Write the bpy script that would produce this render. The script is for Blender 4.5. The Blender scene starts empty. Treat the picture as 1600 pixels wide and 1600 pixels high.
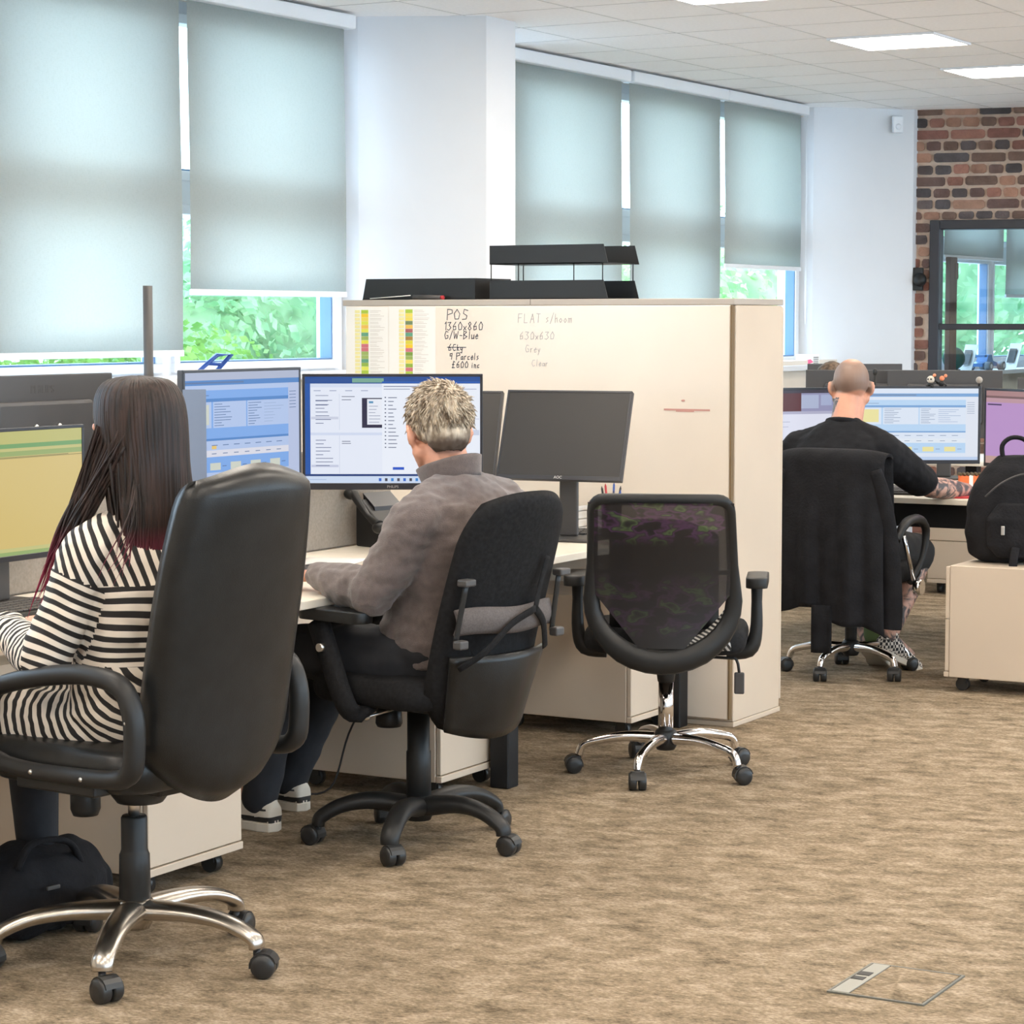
import bpy, bmesh, math, random
import numpy as np
from mathutils import Vector, Matrix, noise
SC = bpy.context.scene
COL = SC.collection
PI = math.pi
# ------------------------------------------------------------------ camera, sky, exposure
cd = bpy.data.cameras.new('camera'); cam = bpy.data.objects.new('camera', cd); COL.objects.link(cam)
cd.sensor_width = 36; cd.lens = 36 * 3800 / 1600; cd.clip_start = .05; cd.clip_end = 200
cam.location = (0, 0, 1.52)
cam.rotation_euler = (PI / 2 - math.atan(300 / 3800), 0, math.radians(29.4))
SC.camera = cam
SC.view_settings.view_transform = 'Standard'; SC.view_settings.look = 'None'
SC.view_settings.gamma = 1; SC.view_settings.use_curve_mapping = False
SC.view_settings.exposure = 1.2
SKY_STRENGTH = 3.9
LAMP = 12.5
W = bpy.data.worlds.new('sky'); SC.world = W; W.use_nodes = True
bg = W.node_tree.nodes['Background']; bg.inputs[0].default_value = (.62, .82, 1, 1); bg.inputs[1].default_value = SKY_STRENGTH

# ------------------------------------------------------------------ materials
def mat(name, col, rough=.6, metal=0, emit=None, es=0, nscale=0, namp=.12, bump=0, bscale=None, spec=.5, coat=0, trans=0, sheen=0):
    m = bpy.data.materials.new(name); m.use_nodes = True
    nt = m.node_tree; b = nt.nodes['Principled BSDF']
    b.inputs['Base Color'].default_value = (*col, 1); b.inputs['Roughness'].default_value = rough
    b.inputs['Metallic'].default_value = metal; b.inputs['Specular IOR Level'].default_value = spec
    b.inputs['Coat Weight'].default_value = coat
    b.inputs['Sheen Weight'].default_value = sheen
    if emit: b.inputs['Emission Color'].default_value = (*emit, 1); b.inputs['Emission Strength'].default_value = es
    if nscale:
        tc = nt.nodes.new('ShaderNodeTexCoord'); n = nt.nodes.new('ShaderNodeTexNoise'); n.inputs['Scale'].default_value = nscale
        n.inputs['Detail'].default_value = 4
        nt.links.new(tc.outputs['Object'], n.inputs['Vector'])
        r = nt.nodes.new('ShaderNodeValToRGB')
        r.color_ramp.elements[0].position = .3; r.color_ramp.elements[1].position = .7
        r.color_ramp.elements[0].color = (*[c * (1 - namp) for c in col], 1); r.color_ramp.elements[1].color = (*[min(1, c * (1 + namp)) for c in col], 1)
        nt.links.new(n.outputs['Fac'], r.inputs['Fac']); nt.links.new(r.outputs['Color'], b.inputs['Base Color'])
        if bump:
            n2 = nt.nodes.new('ShaderNodeTexNoise'); n2.inputs['Scale'].default_value = bscale or nscale * 6; n2.inputs['Detail'].default_value = 3
            nt.links.new(tc.outputs['Object'], n2.inputs['Vector'])
            bp = nt.nodes.new('ShaderNodeBump'); bp.inputs['Strength'].default_value = bump; bp.inputs['Distance'].default_value = .01
            nt.links.new(n2.outputs['Fac'], bp.inputs['Height']); nt.links.new(bp.outputs['Normal'], b.inputs['Normal'])
    return m

def nodes(m): return m.node_tree.nodes, m.node_tree.links, m.node_tree.nodes['Principled BSDF']

white_paint = mat('white_paint', (.71, .72, .74), .7, nscale=3, namp=.02)
cream_paint = mat('cream_paint', (.78, .70, .60), .7, nscale=3, namp=.03)
ceil_m = mat('ceiling_tile', (.95, .925, .91), .9, nscale=60, namp=.03)
grid_m = mat('ceiling_grid', (.62, .60, .58), .7)
upvc = mat('upvc', (.82, .84, .87), .35)
frame_blue = mat('window_gasket', (.12, .22, .38), .5)
laminate = mat('cream_laminate', (.61, .505, .395), .38, nscale=2, namp=.04)
lam_edge = mat('laminate_edge', (.70, .58, .44), .4)
lam_top = mat('beige_laminate_top', (.42, .37, .32), .4)
wb_m = mat('whiteboard_face', (.75, .66, .56), .22, nscale=1.4, namp=.045)
desk_m = mat('desk_top', (.80, .73, .62), .3, nscale=5, namp=.04)
black_metal = mat('black_metal', (.012, .012, .013), .5, spec=.3)
black_plastic = mat('black_plastic', (.014, .014, .014), .45, spec=.4)
grey_plastic = mat('dark_grey_plastic', (.06, .056, .055), .5)
mon_back = mat('monitor_back_plastic', (.060, .058, .060), .5)
bezel = mat('monitor_bezel', (.015, .015, .02), .35)
off_screen = mat('dark_screen', (.026, .023, .021), .40, spec=.35)
leather = mat('black_leatherette', (.010, .0105, .0108), .36, nscale=18, namp=.3, bump=.07, bscale=330, spec=.4)
fabric_blk = mat('black_fabric', (.011, .011, .012), .85, nscale=90, namp=.35, bump=.2, bscale=500, spec=.2)
fabric_grey = mat('grey_mesh_fabric', (.10, .085, .082), .8, nscale=200, namp=.2)
chrome = mat('chrome', (.80, .78, .78), .08, metal=1)
alu = mat('brushed_aluminium', (.52, .48, .43), .27, metal=1, nscale=40, namp=.1)
rubber = mat('castor_plastic', (.022, .022, .022), .38)
steel = mat('steel', (.6, .58, .55), .3, metal=1)
jacket_m = mat('black_jersey', (.013, .013, .015), .92, spec=.2, nscale=12, namp=.25, bump=.3, bscale=90)
tshirt_m = mat('black_cotton', (.012, .012, .014), .9, spec=.2, nscale=25, namp=.2, bump=.1)
fleece_m = mat('brown_grey_fleece', (.125, .098, .092), .95, nscale=60, namp=.16, bump=.35, bscale=400, sheen=.3)
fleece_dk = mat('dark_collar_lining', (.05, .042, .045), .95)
trouser_m = mat('dark_trousers', (.013, .014, .018), .85, nscale=30, namp=.2)
shorts_m = mat('black_shorts', (.014, .014, .015), .85)
skin_m = mat('skin', (.62, .30, .20), .5, nscale=14, namp=.1)
skin_m2 = mat('skin_pale', (.66, .34, .25), .5, nscale=14, namp=.1)
eye_m = mat('eye_white', (.8, .8, .78), .2)
iris_m = mat('iris', (.06, .04, .03), .2)
paper_m = mat('paper', (.80, .78, .74), .7)
ink_m = mat('marker_ink', (.045, .05, .08), .6)
ink_faint = mat('faint_marker_ink', (.30, .29, .31), .6)
red_smear = mat('red_smear', (.50, .25, .21), .6)
blue_m = mat('blue_plastic', (.015, .07, .33), .35)
cable_m = mat('cable_black', (.02, .02, .022), .5)
cable_blue = mat('cable_blue', (.05, .065, .13), .5)
orange_m = mat('orange_card', (.80, .16, .04), .6)
lamp_m = mat('lamp_diffuser', (.9, .9, .9), .5, emit=(1, .90, .78), es=LAMP)
frame_dk = mat('window_frame_charcoal', (.022, .022, .028), .45)
mortar_m = mat('mortar', (.62, .47, .37), .9, nscale=30, namp=.12, bump=.4)
wood_brown = mat('brown_wood', (.10, .045, .03), .5, nscale=8, namp=.3)
green_sock = mat('green_sock', (.10, .14, .05), .9)
shoe_wh = mat('shoe_white', (.62, .56, .47), .6)
red_m = mat('red_plastic', (.5, .04, .05), .5)
pink_m = mat('pink_dot', (.75, .12, .25), .6)
tile_grey = mat('paving', (.5, .5, .5), .9)
car_white = mat('car_paint', (.75, .77, .8), .2)
car_glass = mat('car_glass', (.08, .1, .12), .05)

def colattr_mat(name, rough=.8, bump=0, emit=0, trans=0):
    m = mat(name, (.5, .5, .5), rough); n, l, b = nodes(m)
    a = n.new('ShaderNodeVertexColor'); a.layer_name = 'Col'
    l.new(a.outputs[0], b.inputs['Base Color'])
    if emit:
        b.inputs['Base Color'].default_value = (0, 0, 0, 1)
        for k in list(l):
            if k.to_socket == b.inputs['Base Color']: l.remove(k)
        b.inputs['Base Color'].default_value = (.02, .02, .02, 1)
        l.new(a.outputs[0], b.inputs['Emission Color']); b.inputs['Emission Strength'].default_value = emit
    if bump:
        tc = n.new('ShaderNodeTexCoord'); t = n.new('ShaderNodeTexNoise'); t.inputs['Scale'].default_value = 60
        l.new(tc.outputs['Object'], t.inputs['Vector'])
        mx = n.new('ShaderNodeMix'); mx.data_type = 'RGBA'; mx.blend_type = 'MULTIPLY'; mx.inputs[0].default_value = .55
        rr = n.new('ShaderNodeValToRGB'); rr.color_ramp.elements[0].position = .3; rr.color_ramp.elements[0].color = (.45, .42, .4, 1); rr.color_ramp.elements[1].position = .65
        t2 = n.new('ShaderNodeTexNoise'); t2.inputs['Scale'].default_value = 14; l.new(tc.outputs['Object'], t2.inputs['Vector'])
        l.new(t2.outputs['Fac'], rr.inputs['Fac']); l.new(a.outputs[0], mx.inputs[6]); l.new(rr.outputs[0], mx.inputs[7]); l.new(mx.outputs[2], b.inputs['Base Color'])
        bp = n.new('ShaderNodeBump'); bp.inputs['Strength'].default_value = bump; bp.inputs['Distance'].default_value = .01
        l.new(t.outputs['Fac'], bp.inputs['Height']); l.new(bp.outputs['Normal'], b.inputs['Normal'])
    return m
brick_m = colattr_mat('brick_faces', .85, bump=.5)
print_m = colattr_mat('printed_colours', .6)
screen_m = colattr_mat('lit_screen', .25, emit=.40); screen_m.node_tree.nodes['Principled BSDF'].inputs['Specular IOR Level'].default_value = .2

def leaf_mat(name, a, b_):
    m = mat(name, a, .6); n, l, b = nodes(m)
    oi = n.new('ShaderNodeTexCoord'); t = n.new('ShaderNodeTexNoise'); t.inputs['Scale'].default_value = 1.7; l.new(oi.outputs['Object'], t.inputs['Vector'])
    r = n.new('ShaderNodeValToRGB'); r.color_ramp.elements[0].position = .38; r.color_ramp.elements[1].position = .62
    r.color_ramp.elements[0].color = (*a, 1); r.color_ramp.elements[1].color = (*b_, 1)
    l.new(t.outputs['Fac'], r.inputs['Fac']); l.new(r.outputs[0], b.inputs['Base Color'])
    tr = n.new('ShaderNodeBsdfTranslucent'); l.new(r.outputs[0], tr.inputs[0]); ad = n.new('ShaderNodeMixShader'); ad.inputs[0].default_value = .45
    out = n['Material Output']; l.new(b.outputs[0], ad.inputs[1]); l.new(tr.outputs[0], ad.inputs[2]); l.new(ad.outputs[0], out.inputs[0])
    return m
leaf_a = leaf_mat('leaf_fresh', (.16, .42, .12), (.42, .66, .26))
leaf_b = leaf_mat('leaf_cool', (.13, .31, .13), (.34, .52, .27))
leaf_c = leaf_mat('leaf_hedge', (.07, .20, .03), (.20, .36, .07))

# roller blind: woven fabric, part translucent
def blind_mat():
    m = bpy.data.materials.new('blind_fabric'); m.use_nodes = True; n = m.node_tree.nodes; l = m.node_tree.links
    b = n['Principled BSDF']; b.inputs['Roughness'].default_value = .9
    tc = n.new('ShaderNodeTexCoord'); mp = n.new('ShaderNodeMapping'); mp.inputs['Scale'].default_value = (300, 300, 60); l.new(tc.outputs['Object'], mp.inputs[0])
    t = n.new('ShaderNodeTexNoise'); t.inputs['Scale'].default_value = 1; l.new(mp.outputs[0], t.inputs[0])
    mp2 = n.new('ShaderNodeMapping'); mp2.inputs['Scale'].default_value = (60, 60, 300); l.new(tc.outputs['Object'], mp2.inputs[0])
    t2 = n.new('ShaderNodeTexNoise'); t2.inputs['Scale'].default_value = 1; l.new(mp2.outputs[0], t2.inputs[0])
    ad = n.new('ShaderNodeMath'); ad.operation = 'ADD'; l.new(t.outputs['Fac'], ad.inputs[0]); l.new(t2.outputs['Fac'], ad.inputs[1])
    r = n.new('ShaderNodeValToRGB'); l.new(ad.outputs[0], r.inputs[0])
    r.color_ramp.elements[0].position = .85; r.color_ramp.elements[0].color = (.47, .49, .46, 1); r.color_ramp.elements[1].position = 1.15 if False else 1.0; r.color_ramp.elements[1].color = (.53, .55, .53, 1)
    l.new(r.outputs[0], b.inputs['Base Color'])
    tr = n.new('ShaderNodeBsdfTranslucent'); tr.inputs[0].default_value = (.70, .72, .68, 1)
    mx = n.new('ShaderNodeMixShader'); mx.inputs[0].default_value = .55
    l.new(b.outputs[0], mx.inputs[1]); l.new(tr.outputs[0], mx.inputs[2]); l.new(mx.outputs[0], n['Material Output'].inputs[0])
    return m
blind_m = blind_mat()
def glass_mat(name, tint=(.96, .98, 1), refl=.06):
    m = bpy.data.materials.new(name); m.use_nodes = True; n = m.node_tree.nodes; l = m.node_tree.links
    n.remove(n['Principled BSDF']); tr = n.new('ShaderNodeBsdfTransparent'); tr.inputs[0].default_value = (*tint, 1)
    g = n.new('ShaderNodeBsdfGlossy'); g.inputs['Roughness'].default_value = .02
    mx = n.new('ShaderNodeMixShader'); mx.inputs[0].default_value = refl
    l.new(tr.outputs[0], mx.inputs[1]); l.new(g.outputs[0], mx.inputs[2]); l.new(mx.outputs[0], n['Material Output'].inputs[0])
    return m
glass_m = glass_mat('window_glass')
inner_glass = glass_mat('inner_glass', (.86, .93, .96), .10)
flap_m = glass_mat('smoked_acrylic', (.42, .43, .46), .10)

def carpet():
    m = mat('carpet', (.4, .3, .2), .95, spec=.1); n, l, b = nodes(m)
    tc = n.new('ShaderNodeTexCoord')
    mp = n.new('ShaderNodeMapping'); mp.inputs['Scale'].default_value = (1, 1.5, 1); mp.inputs['Rotation'].default_value = (0, 0, -.5); l.new(tc.outputs['Object'], mp.inputs[0])
    a = n.new('ShaderNodeTexNoise'); a.inputs['Scale'].default_value = 7.5; a.inputs['Detail'].default_value = 10; a.inputs['Roughness'].default_value = .82; l.new(mp.outputs[0], a.inputs[0])
    r = n.new('ShaderNodeValToRGB'); e = r.color_ramp.elements
    e[0].position = .37; e[0].color = (.150, .115, .074, 1); e[1].position = .61; e[1].color = (.49, .39, .285, 1)
    k = e.new(.5); k.color = (.33, .255, .172, 1)
    l.new(a.outputs['Fac'], r.inputs[0])
    f = n.new('ShaderNodeTexNoise'); f.inputs['Scale'].default_value = 85; f.inputs['Detail'].default_value = 3; l.new(mp.outputs[0], f.inputs[0])
    fr = n.new('ShaderNodeValToRGB'); fr.color_ramp.elements[0].position = .3; fr.color_ramp.elements[0].color = (.42, .41, .40, 1); fr.color_ramp.elements[1].position = .68; fr.color_ramp.elements[1].color = (1.0, 1.0, 1.0, 1)
    l.new(f.outputs['Fac'], fr.inputs[0])
    mx = n.new('ShaderNodeMix'); mx.data_type = 'RGBA'; mx.blend_type = 'MULTIPLY'; mx.inputs[0].default_value = .8
    l.new(r.outputs[0], mx.inputs[6]); l.new(fr.outputs[0], mx.inputs[7]); l.new(mx.outputs[2], b.inputs['Base Color'])
    bp = n.new('ShaderNodeBump'); bp.inputs['Strength'].default_value = .5; bp.inputs['Distance'].default_value = .006
    l.new(f.outputs['Fac'], bp.inputs['Height']); l.new(bp.outputs[0], b.inputs['Normal'])
    return m
carpet_m = carpet()

def hair_mat(name, c0, c1, tip=None, z0=0, z1=1):
    m = mat(name, c0, .55, spec=.35); n, l, b = nodes(m)
    tc = n.new('ShaderNodeTexCoord'); mp = n.new('ShaderNodeMapping'); mp.inputs['Scale'].default_value = (90, 90, 6) if tip else (60, 60, 25); l.new(tc.outputs['Object'], mp.inputs[0])
    t = n.new('ShaderNodeTexNoise'); t.inputs['Scale'].default_value = 1; t.inputs['Detail'].default_value = 3; l.new(mp.outputs[0], t.inputs[0])
    r = n.new('ShaderNodeValToRGB'); r.color_ramp.elements[0].position = .35; r.color_ramp.elements[0].color = (*c0, 1); r.color_ramp.elements[1].position = .68; r.color_ramp.elements[1].color = (*c1, 1)
    l.new(t.outputs['Fac'], r.inputs[0]); o = r.outputs[0]
    if tip:   # dyed ends
        s = n.new('ShaderNodeSeparateXYZ'); l.new(tc.outputs['Object'], s.inputs[0])
        mr = n.new('ShaderNodeMapRange'); mr.inputs[1].default_value = z0; mr.inputs[2].default_value = z1; l.new(s.outputs[2], mr.inputs[0])
        mx = n.new('ShaderNodeMix'); mx.data_type = 'RGBA'; l.new(mr.outputs[0], mx.inputs[0]); l.new(o, mx.inputs[7]); mx.inputs[6].default_value = (*tip, 1); o = mx.outputs[2]
    l.new(o, b.inputs['Base Color'])
    return m
hair_dark = hair_mat('dark_brown_hair', (.010, .007, .006), (.042, .024, .020), tip=(.26, .025, .065), z0=.90, z1=1.03)
hair_grey = hair_mat('grey_blond_hair', (.17, .125, .085), (.68, .58, .45))
hair_nape = mat('dark_nape_hair', (.10, .075, .055), .6, nscale=120, namp=.3)
hair_brown = hair_mat('short_brown_hair', (.07, .045, .03), (.17, .11, .07))
def stubble():
    m = mat('stubble', (.3, .2, .15), .6, nscale=60, namp=.2); return m
# tattooed skin: dark motifs over skin
def tattoo():
    m = mat('tattooed_skin', (.6, .3, .22), .5); n, l, b = nodes(m)
    tc = n.new('ShaderNodeTexCoord'); t = n.new('ShaderNodeTexNoise'); t.inputs['Scale'].default_value = 17; t.inputs['Detail'].default_value = 3; t.inputs['Distortion'].default_value = 1.6; l.new(tc.outputs['Object'], t.inputs[0])
    r = n.new('ShaderNodeValToRGB'); r.color_ramp.elements[0].position = .44; r.color_ramp.elements[0].color = (.07, .06, .06, 1); r.color_ramp.elements[1].position = .60; r.color_ramp.elements[1].color = (.52, .30, .23, 1)
    l.new(t.outputs['Fac'], r.inputs[0]); l.new(r.outputs[0], b.inputs['Base Color']); return m
tattoo_m = tattoo()
def stripes():
    m = mat('striped_jersey', (.7, .65, .58), .85); n, l, b = nodes(m)
    a = n.new('ShaderNodeAttribute'); a.attribute_name = 'st'
    k = n.new('ShaderNodeMath'); k.operation = 'MULTIPLY'; k.inputs[1].default_value = 1 / .0235; l.new(a.outputs['Fac'], k.inputs[0])
    fr = n.new('ShaderNodeMath'); fr.operation = 'FRACT'; l.new(k.outputs[0], fr.inputs[0])
    r = n.new('ShaderNodeValToRGB'); r.color_ramp.interpolation = 'LINEAR'; e = r.color_ramp.elements
    e[0].position = 0; e[0].color = (.016, .014, .014, 1); e[1].position = 1; e[1].color = (.74, .66, .57, 1)
    x = e.new(.46); x.color = (.016, .014, .014, 1); y = e.new(.52); y.color = (.74, .66, .57, 1)
    l.new(fr.outputs[0], r.inputs[0]); l.new(r.outputs[0], b.inputs['Base Color']); return m
stripe_m = stripes()
def checker():
    m = mat('checkered_canvas', (.5, .5, .5), .8); n, l, b = nodes(m)
    tc = n.new('ShaderNodeTexCoord'); c = n.new('ShaderNodeTexChecker'); c.inputs['Scale'].default_value = 75; c.inputs[1].default_value = (.012, .012, .014, 1); c.inputs[2].default_value = (.62, .58, .52, 1)
    l.new(tc.outputs['Object'], c.inputs[0]); l.new(c.outputs[0], b.inputs['Base Color']); return m
check_m = checker()
def mesh_back():
    """fine black see-through weave with a green and violet moire sheen painted into its top and middle"""
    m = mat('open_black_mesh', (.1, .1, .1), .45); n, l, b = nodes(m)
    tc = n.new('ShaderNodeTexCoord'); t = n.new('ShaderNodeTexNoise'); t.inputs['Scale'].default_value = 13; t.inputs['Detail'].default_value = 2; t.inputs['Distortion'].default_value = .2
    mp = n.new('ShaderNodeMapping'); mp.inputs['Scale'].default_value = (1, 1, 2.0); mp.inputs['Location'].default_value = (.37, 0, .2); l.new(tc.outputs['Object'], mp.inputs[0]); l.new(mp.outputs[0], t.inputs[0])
    r = n.new('ShaderNodeValToRGB'); e = r.color_ramp.elements  # sheen tints, painted into the base colour of the weave
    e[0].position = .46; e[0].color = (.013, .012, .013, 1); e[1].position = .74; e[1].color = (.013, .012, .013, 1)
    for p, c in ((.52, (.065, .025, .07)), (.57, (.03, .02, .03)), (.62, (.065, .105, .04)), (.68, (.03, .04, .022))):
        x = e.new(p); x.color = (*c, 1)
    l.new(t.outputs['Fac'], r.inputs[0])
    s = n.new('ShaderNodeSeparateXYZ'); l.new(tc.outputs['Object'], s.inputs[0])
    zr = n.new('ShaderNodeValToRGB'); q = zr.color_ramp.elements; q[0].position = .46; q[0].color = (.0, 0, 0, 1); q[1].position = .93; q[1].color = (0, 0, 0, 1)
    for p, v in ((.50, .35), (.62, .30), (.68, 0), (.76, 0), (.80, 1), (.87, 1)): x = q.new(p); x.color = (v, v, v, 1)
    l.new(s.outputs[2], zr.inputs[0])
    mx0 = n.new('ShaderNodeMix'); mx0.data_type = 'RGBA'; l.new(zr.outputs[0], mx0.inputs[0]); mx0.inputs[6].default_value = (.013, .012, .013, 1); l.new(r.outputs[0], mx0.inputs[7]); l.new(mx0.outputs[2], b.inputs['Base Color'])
    tr = n.new('ShaderNodeBsdfTransparent'); mx = n.new('ShaderNodeMixShader'); mx.inputs[0].default_value = .055
    l.new(b.outputs[0], mx.inputs[1]); l.new(tr.outputs[0], mx.inputs[2]); l.new(mx.outputs[0], n['Material Output'].inputs[0]); return m
mesh_m = mesh_back()

# ------------------------------------------------------------------ mesh helpers
def BM(): return bmesh.new()
def V(*a): return Vector(a)
def box(bm, lo, hi, mi=0, M=None):
    x0, y0, z0 = lo; x1, y1, z1 = hi
    vs = [bm.verts.new((M @ V(x, y, z)) if M else (x, y, z)) for x in (x0, x1) for y in (y0, y1) for z in (z0, z1)]
    for q in ((0, 1, 3, 2), (4, 6, 7, 5), (0, 4, 5, 1), (2, 3, 7, 6), (0, 2, 6, 4), (1, 5, 7, 3)):
        f = bm.faces.new([vs[i] for i in q]); f.material_index = mi
    return vs
def rbox(bm, lo, hi, r=.005, seg=2, mi=0, M=None):
    b2 = bmesh.new(); box(b2, lo, hi)
    bmesh.ops.recalc_face_normals(b2, faces=b2.faces)
    bmesh.ops.bevel(b2, geom=b2.edges[:], offset=r, segments=seg, affect='EDGES', profile=.5)
    merge(bm, b2, M, mi)
def merge(bm, b2, M=None, mi=None):
    mp = {}
    for v in b2.verts: mp[v] = bm.verts.new((M @ v.co) if M else v.co)
    for f in b2.faces:
        try: g = bm.faces.new([mp[v] for v in f.verts]); g.material_index = f.material_index if mi is None else mi; g.smooth = f.smooth
        except ValueError: pass
    b2.free()
def frame_of(d):
    d = d.normalized(); a = V(0, 0, 1) if abs(d.z) < .9 else V(0, 1, 0)
    x = d.cross(a).normalized(); y = x.cross(d).normalized(); return x, y
def ring(bm, c, x, y, rx, ry, n): return [bm.verts.new(c + x * math.cos(2 * PI * i / n) * rx + y * math.sin(2 * PI * i / n) * ry) for i in range(n)]
def skin_rings(bm, rs, cap=True, mi=0, close=False):
    n = len(rs[0]); L = len(rs)
    for k in range(L if close else L - 1):
        a, b = rs[k], rs[(k + 1) % L]
        for i in range(n):
            f = bm.faces.new((a[i], a[(i + 1) % n], b[(i + 1) % n], b[i])); f.smooth = True; f.material_index = mi
    if cap and not close:
        f = bm.faces.new(rs[0][::-1]); f.material_index = mi; f = bm.faces.new(rs[-1]); f.material_index = mi
def cyl(bm, p0, p1, r0, r1=None, n=16, mi=0):
    p0 = V(*p0); p1 = V(*p1); r1 = r0 if r1 is None else r1; x, y = frame_of(p1 - p0)
    skin_rings(bm, [ring(bm, p0, x, y, r0, r0, n), ring(bm, p1, x, y, r1, r1, n)], mi=mi)
def tube(bm, pts, r, n=10, mi=0, closed=False, flat=1, sub=0, up=None):
    pts = [V(*p) for p in pts]
    rr = r if isinstance(r, (list, tuple)) else [r] * len(pts)
    if sub: pts, rr = spline(pts, rr, sub, closed)
    L = len(pts); rs = []
    px = None
    for i in range(L):
        a = pts[(i - 1) % L] if (closed or i > 0) else pts[i]; b = pts[(i + 1) % L] if (closed or i < L - 1) else pts[i]
        d = (b - a).normalized()
        if up is not None: x = d.cross(V(*up)).normalized(); y = x.cross(d).normalized()
        else:
            if px is None: x, y = frame_of(d)
            else: x = (px - d * px.dot(d)).normalized(); y = x.cross(d).normalized()
            px = x
        rs.append(ring(bm, pts[i], x, y, rr[i], rr[i] * flat, n))
    skin_rings(bm, rs, mi=mi, close=closed)
def spline(pts, rr, sub, closed=False):
    L = len(pts); out = []; ro = []
    K = L if closed else L - 1
    for i in range(K):
        g = lambda j: (j % L) if closed else min(max(j, 0), L - 1)
        p0, p1, p2, p3 = pts[g(i - 1)], pts[g(i)], pts[g(i + 1)], pts[g(i + 2)]
        for s in range(sub):
            t = s / sub
            out.append(.5 * ((2 * p1) + (p2 - p0) * t + (2 * p0 - 5 * p1 + 4 * p2 - p3) * t * t + (3 * p1 - p0 - 3 * p2 + p3) * t ** 3))
            ro.append(rr[g(i)] * (1 - t) + rr[g(i + 1)] * t)
    if not closed: out.append(pts[-1]); ro.append(rr[-1])
    return out, ro
def lathe(bm, prof, c=(0, 0, 0), n=24, mi=0, axis='z'):
    rs = []
    for r, z in prof:
        if axis == 'z': rs.append([bm.verts.new((c[0] + r * math.cos(2 * PI * i / n), c[1] + r * math.sin(2 * PI * i / n), c[2] + z)) for i in range(n)])
        else: rs.append([bm.verts.new((c[0] + z, c[1] + r * math.cos(2 * PI * i / n), c[2] + r * math.sin(2 * PI * i / n))) for i in range(n)])
    skin_rings(bm, rs, mi=mi)
def ball(bm, c, r, n=14, m=9, mi=0, s=(1, 1, 1), M=None):
    c = V(*c); rs = []
    for k in range(1, m):
        a = PI * k / m
        row = []
        for i in range(n):
            v = V(math.sin(a) * math.cos(2 * PI * i / n) * s[0] * r, math.sin(a) * math.sin(2 * PI * i / n) * s[1] * r, math.cos(a) * s[2] * r)
            row.append(bm.verts.new(c + ((M @ v) if M else v)))
        rs.append(row)
    for k in range(len(rs) - 1):
        for i in range(n):
            f = bm.faces.new((rs[k][i], rs[k + 1][i], rs[k + 1][(i + 1) % n], rs[k][(i + 1) % n])); f.smooth = True; f.material_index = mi
    t = V(0, 0, s[2] * r); b = -t
    tv = bm.verts.new(c + ((M @ t) if M else t)); bv = bm.verts.new(c + ((M @ b) if M else b))
    for i in range(n):
        f = bm.faces.new((tv, rs[0][i], rs[0][(i + 1) % n])); f.smooth = True; f.material_index = mi
        f = bm.faces.new((bv, rs[-1][(i + 1) % n], rs[-1][i])); f.smooth = True; f.material_index = mi
def prism(bm, poly, z0, z1, mi=0, plane='xy', M=None):
    """extrude a 2D outline; plane 'xy' extrudes in z, 'yz' in x, 'xz' in y"""
    def P(a, b, h):
        v = V(a, b, h) if plane == 'xy' else V(h, a, b) if plane == 'yz' else V(a, h, b)
        return (M @ v) if M else v
    A = [bm.verts.new(P(a, b, z0)) for a, b in poly]; B = [bm.verts.new(P(a, b, z1)) for a, b in poly]; n = len(poly)
    fs = [bm.faces.new(A[::-1]), bm.faces.new(B)]
    for i in range(n): fs.append(bm.faces.new((A[i], A[(i + 1) % n], B[(i + 1) % n], B[i])))
    for f in fs: f.material_index = mi
def grid(bm, fn, nu, nv, mi=0, thick=0):
    """surface from fn(u,v), optionally a solid of that thickness along its normal"""
    P = [[V(*fn(i / nu, j / nv)) for j in range(nv + 1)] for i in range(nu + 1)]
    def nrm(i, j):
        a = P[min(i + 1, nu)][j] - P[max(i - 1, 0)][j]; b = P[i][min(j + 1, nv)] - P[i][max(j - 1, 0)]
        return a.cross(b).normalized()
    A = [[bm.verts.new(P[i][j]) for j in range(nv + 1)] for i in range(nu + 1)]
    for i in range(nu):
        for j in range(nv):
            f = bm.faces.new((A[i][j], A[i + 1][j], A[i + 1][j + 1], A[i][j + 1])); f.smooth = True; f.material_index = mi
    if thick:
        B = [[bm.verts.new(P[i][j] - nrm(i, j) * thick) for j in range(nv + 1)] for i in range(nu + 1)]
        for i in range(nu):
            for j in range(nv):
                f = bm.faces.new((B[i][j], B[i][j + 1], B[i + 1][j + 1], B[i + 1][j])); f.smooth = True; f.material_index = mi
        for i in range(nu):
            for j in (0, nv):
                q = (A[i][j], B[i][j], B[i + 1][j], A[i + 1][j]); f = bm.faces.new(q if j == 0 else q[::-1]); f.material_index = mi
        for j in range(nv):
            for i in (0, nu):
                q = (A[i][j], A[i][j + 1], B[i][j + 1], B[i][j]); f = bm.faces.new(q if i == 0 else q[::-1]); f.material_index = mi
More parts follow.
